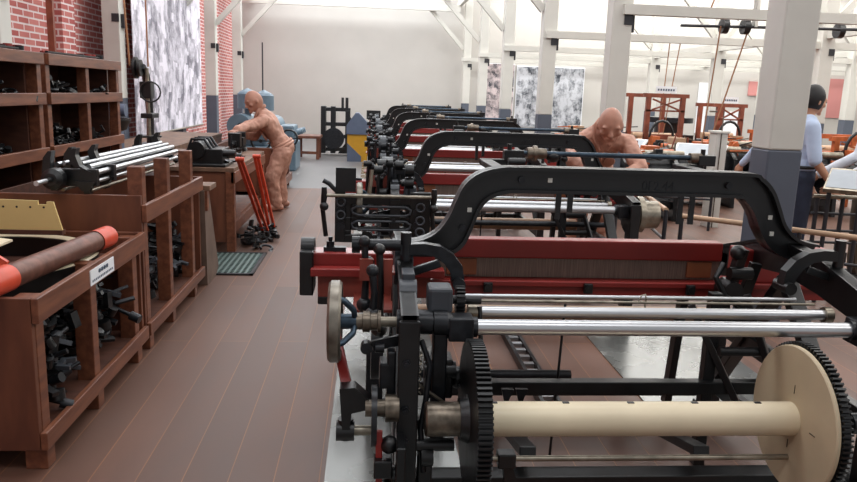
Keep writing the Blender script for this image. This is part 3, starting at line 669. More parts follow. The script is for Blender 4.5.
def make_loom(label):
    t = thing('power_loom', label, 'loom', (.95, 3.0, 0), 'power looms in a row')
    def B(mb, name, m, bev=0, parent=None, **k): return mb.build(name, m, parent or t, bev=bev, **k)
    # the gooseneck arch: web + rim flanges
    so, si = smooth_curve(OUT), smooth_curve(INN)
    a = MB().strip(so, si, 'xz', 2.985, 3.01)
    def inset(P, Q, d): return [(p[0]+(q[0]-p[0])*d, p[1]+(q[1]-p[1])*d) for p, q in zip(P, Q)]
    a.strip(so, inset(so, si, .13), 'xz', 2.955, 3.045); a.strip(inset(si, so, .13), si, 'xz', 2.955, 3.045)
    arch = B(a, 'arch', iron, .004)
    m = MB()
    for x, z in ((.412, 1.135), (.74, 1.265), (1.70, 1.13), (1.715, 1.06)): m.bx(x-.009, x+.009, 2.98, 2.9845, z-.009, z+.009)
    B(m, 'square_hole', col_w, parent=arch)
    m = MB()
    for x, z in ((.62, 1.265), (1.50, 1.262), (.385, 1.06)): m.cyl((x, 2.97, z), (x, 2.99, z), .014, n=12)
    B(m, 'bolt', iron2, parent=arch)
    me = text_mesh('0F2.44', .052, Matrix.Translation((1.13, 2.984, 1.235)) @ Matrix.Rotation(PI/2, 4, 'X')); me.materials.append(iron2)
    me.transform(Matrix.Translation(-V((.95, 3.0, 0))))
    o = bpy.data.objects.new('cast_number', me); C.objects.link(o); o.parent = arch; ORIG[o.name] = ORIG[arch.name]
    for x in (.775, .825): B(MB().bx(x, x+.022, 3.0, 3.012, 1.10 if x < .8 else 1.13, 1.23).cyl((x+.011, 2.998, 1.12 if x < .8 else 1.145), (x+.011, 3.0, 1.12 if x < .8 else 1.145), .006, n=8), 'hanger_strap', iron)
    for x in (1.30, 1.35): B(MB().bx(x, x+.022, 3.0, 3.012, 1.09, 1.23), 'hanger_strap', iron)
    # side frames
    for s, x in ((1, .115), (-1, 1.80)):
        m = MB()
        m.bx(x, x+.045, 2.28, 2.40, 0, .84)
        m.bx(x-.012, x+.057, 2.265, 2.285, 0, .88)
        m.bx(x, x+.045, 3.50, 3.62, 0, .86)
        m.strip([(2.27, .90), (2.5, .94), (2.75, 1.0), (3.0, 1.02), (3.2, 1.0), (3.62, .88)], [(2.27, .80), (2.5, .82), (2.75, .86), (3.0, .88), (3.2, .86), (3.62, .76)], 'yz', x, x+.045)
        m.strip([(2.27, .90), (2.5, .94), (2.75, 1.0), (3.0, 1.02), (3.2, 1.0), (3.62, .88)], [(2.27, .885), (2.5, .925), (2.75, .985), (3.0, 1.0), (3.2, .985), (3.62, .865)], 'yz', x-.006, x+.051)
        m.bx(x, x+.045, 2.4, 3.5, .44, .52).bx(x, x+.045, 2.4, 3.5, .12, .2)
        m.bar((x+.022, 2.4, .2), (x+.022, 3.0, .86), .045, .07, up=(1, 0, 0)).bar((x+.022, 3.5, .2), (x+.022, 3.0, .86), .045, .07, up=(1, 0, 0))
        m.bx(x-.03, x+.075, 2.25, 2.45, 0, .025).bx(x-.03, x+.075, 3.45, 3.65, 0, .025)
        B(m, 'side_frame', iron, .004)
    for z in (.12, .30, .47, .58, .74): B(MB().cyl((.13, 2.255, z), (.13, 2.267, z), .014, n=6).cyl((.13, 2.245, z), (.13, 2.257, z), .008, n=8), 'hex_bolt', iron2)
    B(MB().tube([(.17+.012*math.cos(k*.9), 2.30+.012*math.sin(k*.9), .62+.004*k) for k in range(40)], .003, 5), 'coil_spring', steel2)
    B(MB().tube([(.18, 2.32, .80), (.21, 2.31, .72), (.20, 2.30, .60), (.185, 2.3, .50), (.20, 2.3, .34)], .010, 8), 'pull_rod', iron2)
    B(MB().cyl((.17, 2.3, .44), (.30, 2.3, .44), .022).cyl((.19, 2.3, .40), (.23, 2.3, .40), .036), 'lower_stud', iron)
    B(MB().bx(.18, .23, 2.30, 2.36, .18, .40), 'lower_bracket', iron, .005)
    # curved horn brackets above the side frames
    hc = [(0, 1.045), (.09, 1.05), (.15, 1.04), (.20, 1.01), (.235, .965), (.245, .90)]
    hi = [(0, 1.005), (.085, 1.01), (.13, 1.0), (.165, .975), (.19, .94), (.20, .90)]
    for sx, x0 in ((1, .12), (-1, 1.86)):
        m = MB().strip([(x0+sx*x, z) for x, z in hc], [(x0+sx*x, z) for x, z in hi], 'xz', 2.685, 2.73)
        m.cyl((x0+sx*.222, 2.66, .90), (x0+sx*.222, 2.76, .90), .024).cyl((x0+sx*.02, 2.70, .98), (x0+sx*.02, 2.70, 1.09), .02)
        m.bar((x0+sx*.02, 2.70, .93), (x0+sx*.15, 2.70, .975), .03, .03)
        B(m, 'horn_bracket', iron2 if sx > 0 else iron, .005)
    # lay (sley) : hand rail, reed, race board, boxes
    B(MB().bx(.30, 1.66, 3.28, 3.36, .868, .955), 'hand_rail', red, .006)
    B(MB().bx(.30, 1.66, 3.30, 3.34, .775, .868), 'reed', reedm)
    B(MB().bx(.36, .50, 3.292, 3.348, .785, .862).bx(1.50, 1.62, 3.292, 3.348, .785, .862), 'reed_block', reedwood, .003)
    B(MB().bx(.28, 2.20, 3.22, 3.40, .70, .772).bx(.28, 2.20, 3.20, 3.22, .755, .78), 'race_board', red, .004)
    B(MB().bx(1.74, 2.20, 3.26, 3.38, .772, .93), 'shuttle_box', red, .006)
    B(MB().bx(-.27, .30, 3.25, 3.38, .82, .885), 'shuttle_box', red, .006)
    B(MB().bx(-.25, .34, 3.17, 3.24, .795, .83), 'box_ledge', red, .004)
    B(MB().bx(-.22, .28, 3.20, 3.36, .695, .795), 'race_end', red_dull, .004)
    B(MB().bx(-.30, -.24, 3.20, 3.38, .70, .90).cyl((-.30, 3.3, .9), (-.24, 3.3, .9), .045).bx(-.22, -.10, 3.2, 3.3, .66, .70), 'box_end', iron, .006)
    m = MB().cyl((-.17, 3.3, .885), (-.17, 3.3, .93), .018, n=12).bx(-.20, -.10, 3.28, 3.32, .885, .905).cyl((-.17, 3.3, .93), (-.17, 3.3, .95), .010, n=10)
    m.ball((-.0, 3.18, .86), .03).bar((.0, 3.18, .84), (.0, 3.18, .80), .03, .02); B(m, 'box_catch', iron2)
    B(MB().bx(-.06, .13, 2.95, 3.22, .70, .715), 'side_board', red_dull, .003)
    m = MB()
    for x in (.52, .98, 1.46): m.bx(x, x+.04, 3.18, 3.2, .73, .775).cyl((x+.02, 3.17, .755), (x+.02, 3.2, .755), .016, n=12)
    B(m, 'reed_clamp', iron, .003)
    for x in (.36, 1.52): B(MB().bar((x, 3.42, .1), (x, 3.34, .72), .06, .035), 'sley_sword', iron, .004)
    # picking gear behind the right box
    m = MB().bar((1.60, 3.12, .66), (1.66, 3.1, .97), .05, .04).bar((1.70, 3.15, .68), (1.74, 3.12, .90), .03, .05).cyl((1.60, 3.08, .86), (1.70, 3.08, .86), .028).ball((1.64, 3.1, .95), .035).cyl((1.62, 3.06, .78), (1.62, 3.16, .78), .045)
    m.tube([(1.58, 3.1, .9), (1.54, 3.08, .84), (1.58, 3.06, .76), (1.66, 3.06, .72)], .014, 8); B(m, 'picking_gear', iron, .003)
    # rollers and rods at the back
    B(MB().cyl((.36, 2.40, .822), (1.735, 2.40, .822), .027, n=28), 'whip_roller', steel)
    m = MB().bx(.275, .36, 2.36, 2.44, .78, .862).cyl((.27, 2.40, .822), (.375, 2.40, .822), .035).bx(1.725, 1.85, 2.35, 2.45, .77, .86).cyl((1.71, 2.4, .822), (1.77, 2.4, .822), .036)
    B(m, 'roller_bearing', iron2, .006)
    B(MB().cyl((.40, 2.54, .835), (1.72, 2.54, .835), .020, n=24), 'back_rest', steel)
    B(MB().cyl((.36, 2.54, .835), (.40, 2.54, .835), .028).cyl((1.70, 2.54, .835), (1.73, 2.54, .835), .03), 'rest_collar', steel2)
    B(MB().cyl((.335, 2.66, .86), (1.66, 2.66, .86), .008, n=12), 'lease_rod', steel)
    B(MB().cyl((.335, 2.60, .858), (1.70, 2.60, .858), .005, n=10), 'lease_rod', steel2)
    B(MB().tube([(1.01, 2.60, .858), (1.02, 2.60, .885), (1.035, 2.6, .89), (1.04, 2.60, .87), (1.045, 2.62, .84), (1.05, 2.6, .80)], .003, 6), 'wire_hook', steel2)
    # shaft with handwheel on the left
    B(MB().cyl((-.10, 2.40, .838), (.115, 2.40, .838), .018), 'shaft', steel2)
    B(MB().lathe((-.035, 2.40, .838), (1, 0, 0), [(0, .0), (0, .028), (.02, .028), (.022, .036), (.045, .036), (.047, .030), (.07, .030), (.072, .038), (.082, .038), (.082, 0)]), 'ratchet_collar', rust)
    B(MB().lathe((.10, 2.40, .838), (1, 0, 0), [(0, 0), (0, .042), (.12, .042), (.12, .03), (.125, .03), (.125, .044), (.17, .044), (.19, .03), (.20, 0)]), 'shaft_bearing', iron2)
    w = B(MB().lathe((-.128, 2.40, .838), (1, 0, 0), [(0, .115), (.0, .130), (.008, .138), (.036, .138), (.044, .130), (.044, .115), (.036, .108), (.008, .108), (0, .115)], 44), 'handwheel', wheelm)
    m = MB()
    for k in range(4):
        an = k*PI/2+.5; c, s_ = math.cos(an), math.sin(an)
        m.tube([(-.04, 2.4+c*.02, .838+s_*.02), (-.045, 2.4+c*.055, .838+s_*.055), (-.075, 2.4+c*.095, .838+s_*.095), (-.105, 2.4+c*.112, .838+s_*.112)], .010, 8)
    B(m, 'spoke', blue_steel, parent=w)
    B(MB().cyl((-.11, 2.4, .838), (-.02, 2.4, .838), .026), 'hub', blue_steel, parent=w)
    # levers and brackets on the left frame
    for x, y, z0, z1, mm in ((.02, 2.46, .84, 1.0, iron2), (.045, 2.62, .74, 1.04, iron), (-.01, 2.66, .82, 1.06, iron2)):
        m = MB().tube([(x, y, z0), (x+.004, y, (z0+z1)/2), (x-.004, y, z1)], [.016, .012, .014], 10).ball((x, y, z0), .03).ball((x-.004, y, z1), .022); B(m, 'upright_lever', mm)
    B(MB().cyl((-.04, 2.7, 1.04), (.12, 2.7, 1.04), .022).cyl((-.06, 2.7, 1.04), (-.03, 2.7, 1.04), .032), 'cross_pin', iron2)
    B(MB().bx(-.03, .10, 2.64, 2.76, .94, .95).bx(-.03, .02, 2.63, 2.65, .92, 1.0).bx(.03, .09, 2.63, 2.65, .90, 1.0), 'rusty_guide', red_dull)
    B(MB().lathe((.10, 2.78, .955), (1, 0, 0), [(0, 0), (0, .085), (.07, .085), (.07, 0)], 32), 'brake_drum', paint_grey)
    B(MB().lathe((.11, 2.50, .90), (1, 0, 0), [(0, 0), (0, .06), (.06, .06), (.06, 0)], 28).bx(.12, .165, 2.5, 2.6, .84, .98), 'drive_drum', paint_grey, .004)
    B(MB().bx(.205, .29, 2.40, 2.5, .865, .955), 'oil_box', paint_grey, .012)
    B(MB().bx(.225, .275, 2.38, 2.44, .40, .82), 'inner_upright', iron2, .006)
    B(MB().bx(.205, .30, 2.40, 2.5, .56, .70).cyl((.20, 2.42, .66), (.31, 2.42, .66), .03), 'bracket_block', iron, .006)
    m = MB().gear((.325, 2.5, .89), .05, .03, 18, .01).cyl((.3, 2.5, .89), (.4, 2.5, .89), .016); B(m, 'pinion', iron)
    m = MB().bar((.02, 2.38, .76), (.16, 2.40, .785), .015, .035).cyl((.0, 2.36, .755), (.0, 2.40, .755), .02).cyl((.03, 2.37, .755), (.06, 2.37, .755), .016); B(m, 'pawl_arm', iron2)
    B(MB().bx(.045, .10, 2.34, 2.42, .62, .71).bx(.07, .10, 2.34, 2.40, .56, .75), 'guide_block', iron2, .006)
    B(MB().cyl((.15, 2.33, .66), (.33, 2.33, .53), .006, n=8), 'tie_wire', steel2)
    B(MB().tube([(.40, 2.52, .86), (.41, 2.5, .70), (.38, 2.48, .62), (.33, 2.46, .58)], .009, 8).ball((.37, 2.5, .66), .028).ball((.33, 2.5, .60), .04), 'let_off_lever', iron)
    # treadle arm: red strut, bracket, roller, cam disc
    B(MB().bar((-.115, 2.50, .79), (-.062, 2.34, .63), .034, .016, up=(0, 1, 0)), 'red_strut', red, .003)
    m = MB().prism([(-.085, .645), (-.035, .65), (.02, .60), (.02, .575), (-.045, .56), (-.05, .50), (-.075, .50)], 'xz', 2.28, 2.34).cyl((-.065, 2.31, .46), (-.065, 2.31, .53), .026).cyl((-.095, 2.31, .487), (-.035, 2.31, .487), .034, n=18)
    B(m, 'crank_bracket', iron, .006)
    B(MB().cyl((-.04, 2.31, .487), (.03, 2.31, .487), .017), 'roller_pin', steel2)
    B(MB().lathe((.02, 2.28, .555), (1, 0, 0), [(0, 0), (0, .10), (.018, .10), (.018, 0)], 36), 'cam_disc', iron2)
    B(MB().cyl((.0, 2.28, .58), (.10, 2.28, .58), .028).cyl((.065, 2.28, .58), (.11, 2.28, .58), .045), 'cam_hub', rust)
    B(MB().bar((.045, 2.22, .53), (.055, 2.20, .05), .022, .016, up=(0, 1, 0)), 'red_rod', red, .003)
    m = MB().bx(.03, .09, 2.18, 2.24, .38, .44).cyl((.06, 2.2, .32), (.06, 2.24, .32), .03).bx(.10, .13, 2.15, 2.3, .30, .50).ball((.08, 2.22, .48), .03).ball((.10, 2.24, .36), .035); B(m, 'linkage', iron, .004)
    # warp beam
    wb = B(MB().cyl((.38, 2.25, .555), (1.445, 2.25, .555), .057, n=40), 'warp_beam', cream)
    B(MB().lathe((.195, 2.25, .555), (1, 0, 0), [(0, 0), (0, .052), (.005, .056), (.145, .056), (.145, 0)], 32), 'brake_sleeve', rust, parent=wb, label='worn brown metal sleeve')
    for x, w_, lb in ((.356, .045, 1), (1.478, .03, -1)):
        B(MB().gear((x, 2.25, .555), .262, w_, 92, .013), 'gear_ring', iron, parent=wb)
        B(MB().lathe((x-.05*(lb > 0), 2.25, .555), (1, 0, 0), [(0, .0), (0, .068), (.03, .08), (.03, 0)], 30), 'boss', iron, parent=wb)
    B(MB().lathe((1.445, 2.25, .555), (1, 0, 0), [(0, 0), (0, .246), (.004, .25), (.014, .25)], 64), 'flange', cream_shaded, parent=wb, label='big cream flange disc')
    m = MB()
    for y, z in ((2.14, .555), (2.25, .645), (2.25, .45)): m.bar((1.4445, y, z), (1.4445, y+(.0 if y == 2.25 else -.03), z+(.03 if y == 2.25 else 0)), .002, .002)
    B(m, 'flange_slot', iron, parent=wb)
    m = MB()
    for x in (.42, .66, .88, 1.10, 1.32): m.box((x, 2.25, .612), (.022, .012, .004))
    B(m, 'beam_notch', iron2, parent=wb)
    B(MB().cyl((.36, 2.24, .418), (1.46, 2.24, .418), .010, n=14), 'brake_rod', steel2)
    B(MB().bx(.44, .50, 2.22, 2.27, .39, .44).prism([(.46, .40), (.49, .40), (.52, .30), (.47, .30)], 'xz', 2.23, 2.26), 'rod_bracket', iron, .004)
    B(MB().cyl((1.50, 2.25, .62), (1.62, 2.25, .62), .03).cyl((1.62, 2.2, .56), (1.80, 2.2, .56), .035).ball((1.56, 2.2, .60), .03), 'beam_bearing', iron2)
    # low cross rails and shafts
    for y, z, w_, h in ((2.92, .355, .05, .055), (2.62, .34, .04, .04), (2.42, .19, .08, .06), (3.5, .10, .05, .08)):
        B(MB().bx(.16, 1.80, y, y+w_, z, z+h), 'cross_rail', iron, .004)
    B(MB().cyl((.1, 3.05, .60), (1.9, 3.05, .60), .022), 'crank_shaft', iron2)
    B(MB().cyl((.1, 3.2, .335), (.95, 3.2, .335), .022), 'bottom_shaft', iron2)
    for x in (.62, 1.26): B(MB().bar((x, 3.4, .08), (x-.04, 2.40, .36), .06, .035, up=(0, 0, 1)), 'treadle', iron, .004)
    for x in (.56, .62): B(MB().prism([(x, .41), (x+.05, .41), (x+.02, .33)], 'xz', 2.84, 2.86), 'rail_lug', iron2)
    B(MB().bx(1.47, 1.52, 2.95, 3.0, 0, .80).bar((1.40, 3.0, .74), (1.62, 2.9, .30), .03, .03).bar((1.62, 2.95, .8), (1.75, 2.8, .35), .025, .03).cyl((1.5, 2.93, .7), (1.66, 2.93, .7), .03).cyl((1.5, 2.9, .56), (1.72, 2.9, .56), .02), 'inner_frame', iron, .004)
    B(MB().cyl((.86, 3.05, .72), (.83, 3.02, .02), .006, n=8), 'stay_wire', iron)
    B(MB().bx(.0, .08, 3.3, 3.42, .08, .42).lathe((.02, 3.1, .5), (1, 0, 0), [(0, 0), (0, .14), (.05, .14), (.05, 0)], 28), 'side_pulley', iron2, .004)
    # low slatted runner on the floor behind the shed
    m = MB().bx(.91, .93, 3.55, 4.9, .0, .05).bx(1.0, 1.02, 3.55, 4.9, .0, .05); rn = B(m, 'runner', iron)
    m = MB()
    for k in range(11): m.bx(.935, .995, 3.62+k*.12, 3.66+k*.12, .02, .045)
    B(m, 'slat', steel, parent=rn)
    # front: breast beam, cloth roller, overhead shaft
    B(MB().cyl((.25, 3.62, .80), (1.72, 3.62, .80), .03, n=24), 'breast_beam', steel2)
    B(MB().cyl((.2, 3.60, .5), (1.78, 3.60, .5), .05, n=24), 'cloth_roller', beamwood)
    B(MB().bx(.2, 1.78, 3.5, 3.56, .66, .74), 'front_rail', beamwood, .004)
    B(MB().cyl((.76, 3.75, 1.315), (1.72, 3.75, 1.315), .013, n=14), 'overhead_shaft', blue_steel)
    B(MB().lathe((.80, 3.75, 1.315), (1, 0, 0), [(0, 0), (0, .03), (.03, .032), (.03, .04), (.05, .04), (.05, .028), (.10, .026), (.10, 0)], 20), 'shaft_hub', rust)
    B(MB().lathe((1.66, 3.75, 1.312), (1, 0, 0), [(0, 0), (0, .028), (.06, .028), (.06, 0)], 20), 'shaft_hub', rust)
    m = MB()
    for x0, x1 in ((.68, .78), (1.70, 1.79)):
        m.bx(x0, x1, 3.72, 3.78, 1.275, 1.33).bx(x0-.12, x0-.06, 3.01, 3.77, 1.25, 1.28).bx(x0-.12, x0+.02, 3.73, 3.77, 1.252, 1.282).cyl((x0+.03, 3.75, 1.23), (x0+.03, 3.75, 1.36), .012, n=10)
    B(m, 'shaft_support', iron, .004)
    m = MB().ball((.94, 3.76, 1.30), .03, (1.3, 1, 1)).ball((1.0, 3.76, 1.29), .018).cyl((.66, 3.5, 1.29), (.74, 3.5, 1.29), .02); B(m, 'shaft_knob', iron)
    return t
looms = [make_loom('nearest power loom, with the cream warp beam and rusty handwheel in full view')]
ll = ['second power loom, black slotted frame at its left end, handled by the bent figure', 'third power loom from the camera', 'fourth power loom from the camera', 'fifth power loom, second farthest of the row', 'farthest power loom of the row']
YL = [5.72, 8.35, 10.95, 13.5, 15.95]
for y, l in zip(YL, ll):
    c = copy_tree(looms[0]); c.location = (.95+(.04 if y < 6 else 0), y, 0); c['label'] = l; ORIG[c.name] = V(c.location); looms.append(c)
    for k in kids(c):
        if k.name.startswith('warp_beam'):
            k.data = k.data.copy(); k.data.materials[0] = iron2
            for q in kids(k): bpy.data.objects.remove(q)
        elif y > 6 and k.name.split('.')[0] in ('box_end', 'box_ledge', 'race_end', 'box_catch', 'handwheel', 'shaft', 'crank_bracket', 'roller_pin', 'red_strut', 'cam_disc', 'ratchet_collar') or (y > 6 and k.name.startswith('shuttle_box') and min(v.co.x for v in k.data.vertices) < -1):
            for q in kids(k): bpy.data.objects.remove(q)
            bpy.data.objects.remove(k)
# slotted frame belonging to the second loom only
L2 = looms[1]
fr = MB(); Y0 = 5.0
for x0, x1, z0, z1 in ((-.23, -.16, .58, .94), (.28, .42, .62, .93), (-.23, .42, .84, .91), (-.23, .42, .575, .63), (-.12, .30, .73, .755), (-.12, .30, .66, .685), (-.12,-.07,.66,.84), (.25,.30,.66,.84), (-.23,-.12,.63,.66),(-.20,-.12,.73,.75), (-.17,-.12,.58,.90)):
    Y0 += .0017; fr.bx(x0, x1, Y0, Y0+.05, z0, z1)
o = fr.build('slotted_frame', iron, L2, bev=.005)
MB().bx(-.225, -.09, 4.975, 4.998, .93, 1.09).build('square_plate', iron, L2)
m = MB()
for x, z in ((-.19, .80), (.33, .79), (.33, .70), (-.19, .69)): m.lathe((x, 4.985, z), (0, 1, 0), [(0, 0), (0, .03), (.02, .03)], 16)
m.build('frame_boss', iron2, L2)
MB().cyl((-.31, 4.96, .905), (.46, 4.96, .905), .012, n=12).build('frame_rod', steel2, L2)
for x in (-.30, .44):
    MB().tube([(x, 4.96, .96), (x, 4.96, .90), (x-.01, 4.98, .80), (x+.01, 5.0, .62)], [.018, .022, .016, .016], 10).ball((x, 4.96, .83), .03).build('hanging_lever', iron, L2)
MB().tube([(.0, 4.99, .92), (.01, 4.99, 1.0), (.015, 5.0, 1.08)], .014, 8).build('starting_handle', steel2, L2)
for z0 in (.80, .70):
    MB().tube([(-.07, 4.985, z0-.03), (-.11, 4.985, z0-.015), (-.115, 4.985, z0+.01), (-.08, 4.985, z0+.03), (.25, 4.985, z0+.03), (.285, 4.985, z0+.01), (.28, 4.985, z0-.015), (.25, 4.985, z0-.03)], .009, 8, closed=True).build('slot_rim', paint_grey, L2)
for x, z in ((-.19, .86), (-.19, .77), (.35, .83), (.35, .74), (.35, .66)):
    MB().tube([(x+.028*math.cos(a), 4.975, z+.028*math.sin(a)) for a in [i*PI/8 for i in range(16)]], .007, 7, closed=True).build('hole_rim', paint_grey, L2)
MB().tube([(-.22, 5.0, .93), (-.27, 5.0, .98), (-.31, 5.0, 1.0)], .016, 8).build('trip_lever', iron2, L2)
MB().cyl((-.06, 5.08, .708), (.22, 5.08, .708), .012, n=12).build('slot_rod', steel, L2)
# side gearing of the farther looms, in the aisle end of each one
for i, L in enumerate(looms[1:]):
    y = L.location.y
    m = MB(); rs = random.Random(i)
    for k in range(14):
        x = rs.uniform(-.02, .30); yy = y-rs.uniform(.1, .6); z = rs.uniform(.85, 1.12)
        m.cyl((x-.025, yy, z), (x+.035, yy, z), rs.uniform(.015, .045), n=14); m.tube([(x, yy, .85), (x+.01, yy, z), (x+.05, yy, z+.03)], .012, 7)
    m.build('gear_cluster', iron2 if i % 2 else iron, L)
    MB().lathe((.09, y-.25, 1.03), (1, 0, 0), [(0, 0), (0, .10), (.08, .10), (.08, 0)], 28).build('belt_pulley', paint_grey, L)
# drums on the warp side of second loom right end
MB().lathe((1.87, 5.15, .79), (1, 0, 0), [(0, 0), (0, .11), (.05, .11), (.05, .13), (.09, .13), (.09, .10), (.20, .10), (.20, 0)], 32).build('take_up_drum', steel2, L2)
MB().gear((1.87, 5.15, .79), .135, .03, 40, .01).build('take_up_gear', iron, L2)
for k, x in enumerate((.55, .72)): pass

# ------------------------------------------------------------------ people
def cap(m, a, b, r0, r1=None, n=14):
    r1 = r0 if r1 is None else r1; a, b = V(a), V(b)
    m.cyl(a, b, r0, r1, n=n, cap=False); m.ball(a, r0, n=n, m=8); m.ball(b, r1, n=n, m=8)
def basis(fwd, up):
    f = V(fwd).normalized(); u = V(up); u = (u-f*u.dot(f)).normalized(); r = f.cross(u)
    return Matrix((r, f, u)).transposed()
def head(m, c, R, s):
    c = V(c)
    def sk(p):
        q = p.copy()
        if q.z < 0: q.x *= 1+.28*q.z; q.y *= 1+.06*q.z
        if q.y < -.1: q.z *= 1.0
        if q.z > .4: q.y *= .97
        return q
    m.ball(c, s, (.72, .90, 1.08), 24, 18, R, sk)
    P = lambda x, y, z: c+R@V((x*s, y*s, z*s))
    m.ball(P(0, .58, -.62), s*.33, (1.05, .8, .75), R=R)                 # jaw and chin
    m.ball(P(0, .74, -.86), s*.17, R=R)
    cap(m, P(0, .82, .08), P(0, 1.0, -.26), s*.075, s*.12)              # nose
    for x in (-1, 1):
        m.ball(P(x*.09, .92, -.28), s*.08, R=R)
        m.ball(P(x*.30, .76, .20), s*.20, (1.3, .6, .42), R=R)           # brow
        m.ball(P(x*.30, .73, .02), s*.15, (1.1, .7, .7), R=R)            # lid
        m.ball(P(x*.42, .58, -.22), s*.24, (.9, .8, .8), R=R)            # cheek
        m.ball(P(x*.72, -.02, -.08), s*.2, (.35, .75, 1.25), R=R)         # ear
    m.ball(P(0, .80, -.50), s*.16, (1.5, .55, .35), R=R); m.ball(P(0, .78, -.59), s*.15, (1.3, .55, .4), R=R)
def hand(m, w, d, palm, s=1.0, curl=.6, side=1):
    """wrist, finger direction, palm normal"""
    w = V(w); d = V(d).normalized(); n = V(palm); n = (n-d*n.dot(d)).normalized(); r = d.cross(n)*side
    L = .085*s
    for k in range(4):
        o = (k-1.5)*.021*s
        cap(m, w+r*o*.7, w+d*L+r*o, .016*s, .0125*s, 8)
        a = w+d*L+r*o; ln = (.036, .042, .039, .031)[k]*s
        d1 = (d*math.cos(curl)+n*math.sin(curl)); b = a+d1*ln; d2 = (d*math.cos(curl*2)+n*math.sin(curl*2)); e = b+d2*ln*.75
        d3 = (d*math.cos(curl*2.7)+n*math.sin(curl*2.7)); g = e+d3*ln*.6
        cap(m, a, b, .0105*s, .0095*s, 8); cap(m, b, e, .0095*s, .0085*s, 8); cap(m, e, g, .0085*s, .0075*s, 8)
    a = w+d*.02*s-r*.03*s; b = a+(d*.7-r*.55+n*.35).normalized()*.042*s; e = b+(d*.85+n*.5-r*.05).normalized()*.034*s
    cap(m, w, a, .018*s, .016*s, 8); cap(m, a, b, .015*s, .011*s, 8); cap(m, b, e, .011*s, .009*s, 8)
def organic(m, name, material, parent, voxel, smooth=4, folds=0):
    me = m.mesh(name, V(ORIG[parent.name])); me.materials.append(material)
    o = bpy.data.objects.new(name, me); C.objects.link(o)
    r = o.modifiers.new('r', 'REMESH'); r.mode = 'VOXEL'; r.voxel_size = voxel; r.use_smooth_shade = True
    sm = o.modifiers.new('s', 'SMOOTH'); sm.iterations = smooth; sm.factor = .5
    if folds:
        tx = bpy.data.textures.new(name, 'CLOUDS'); tx.noise_scale = .09
        dm = o.modifiers.new('d', 'DISPLACE'); dm.texture = tx; dm.strength = folds; dm.mid_level = .5
    dg = bpy.context.evaluated_depsgraph_get()
    nm = bpy.data.meshes.new_from_object(o.evaluated_get(dg)); o.modifiers.clear(); o.data = nm
    nm.name = name
    o.parent = parent; ORIG[o.name] = ORIG[parent.name]
    return o
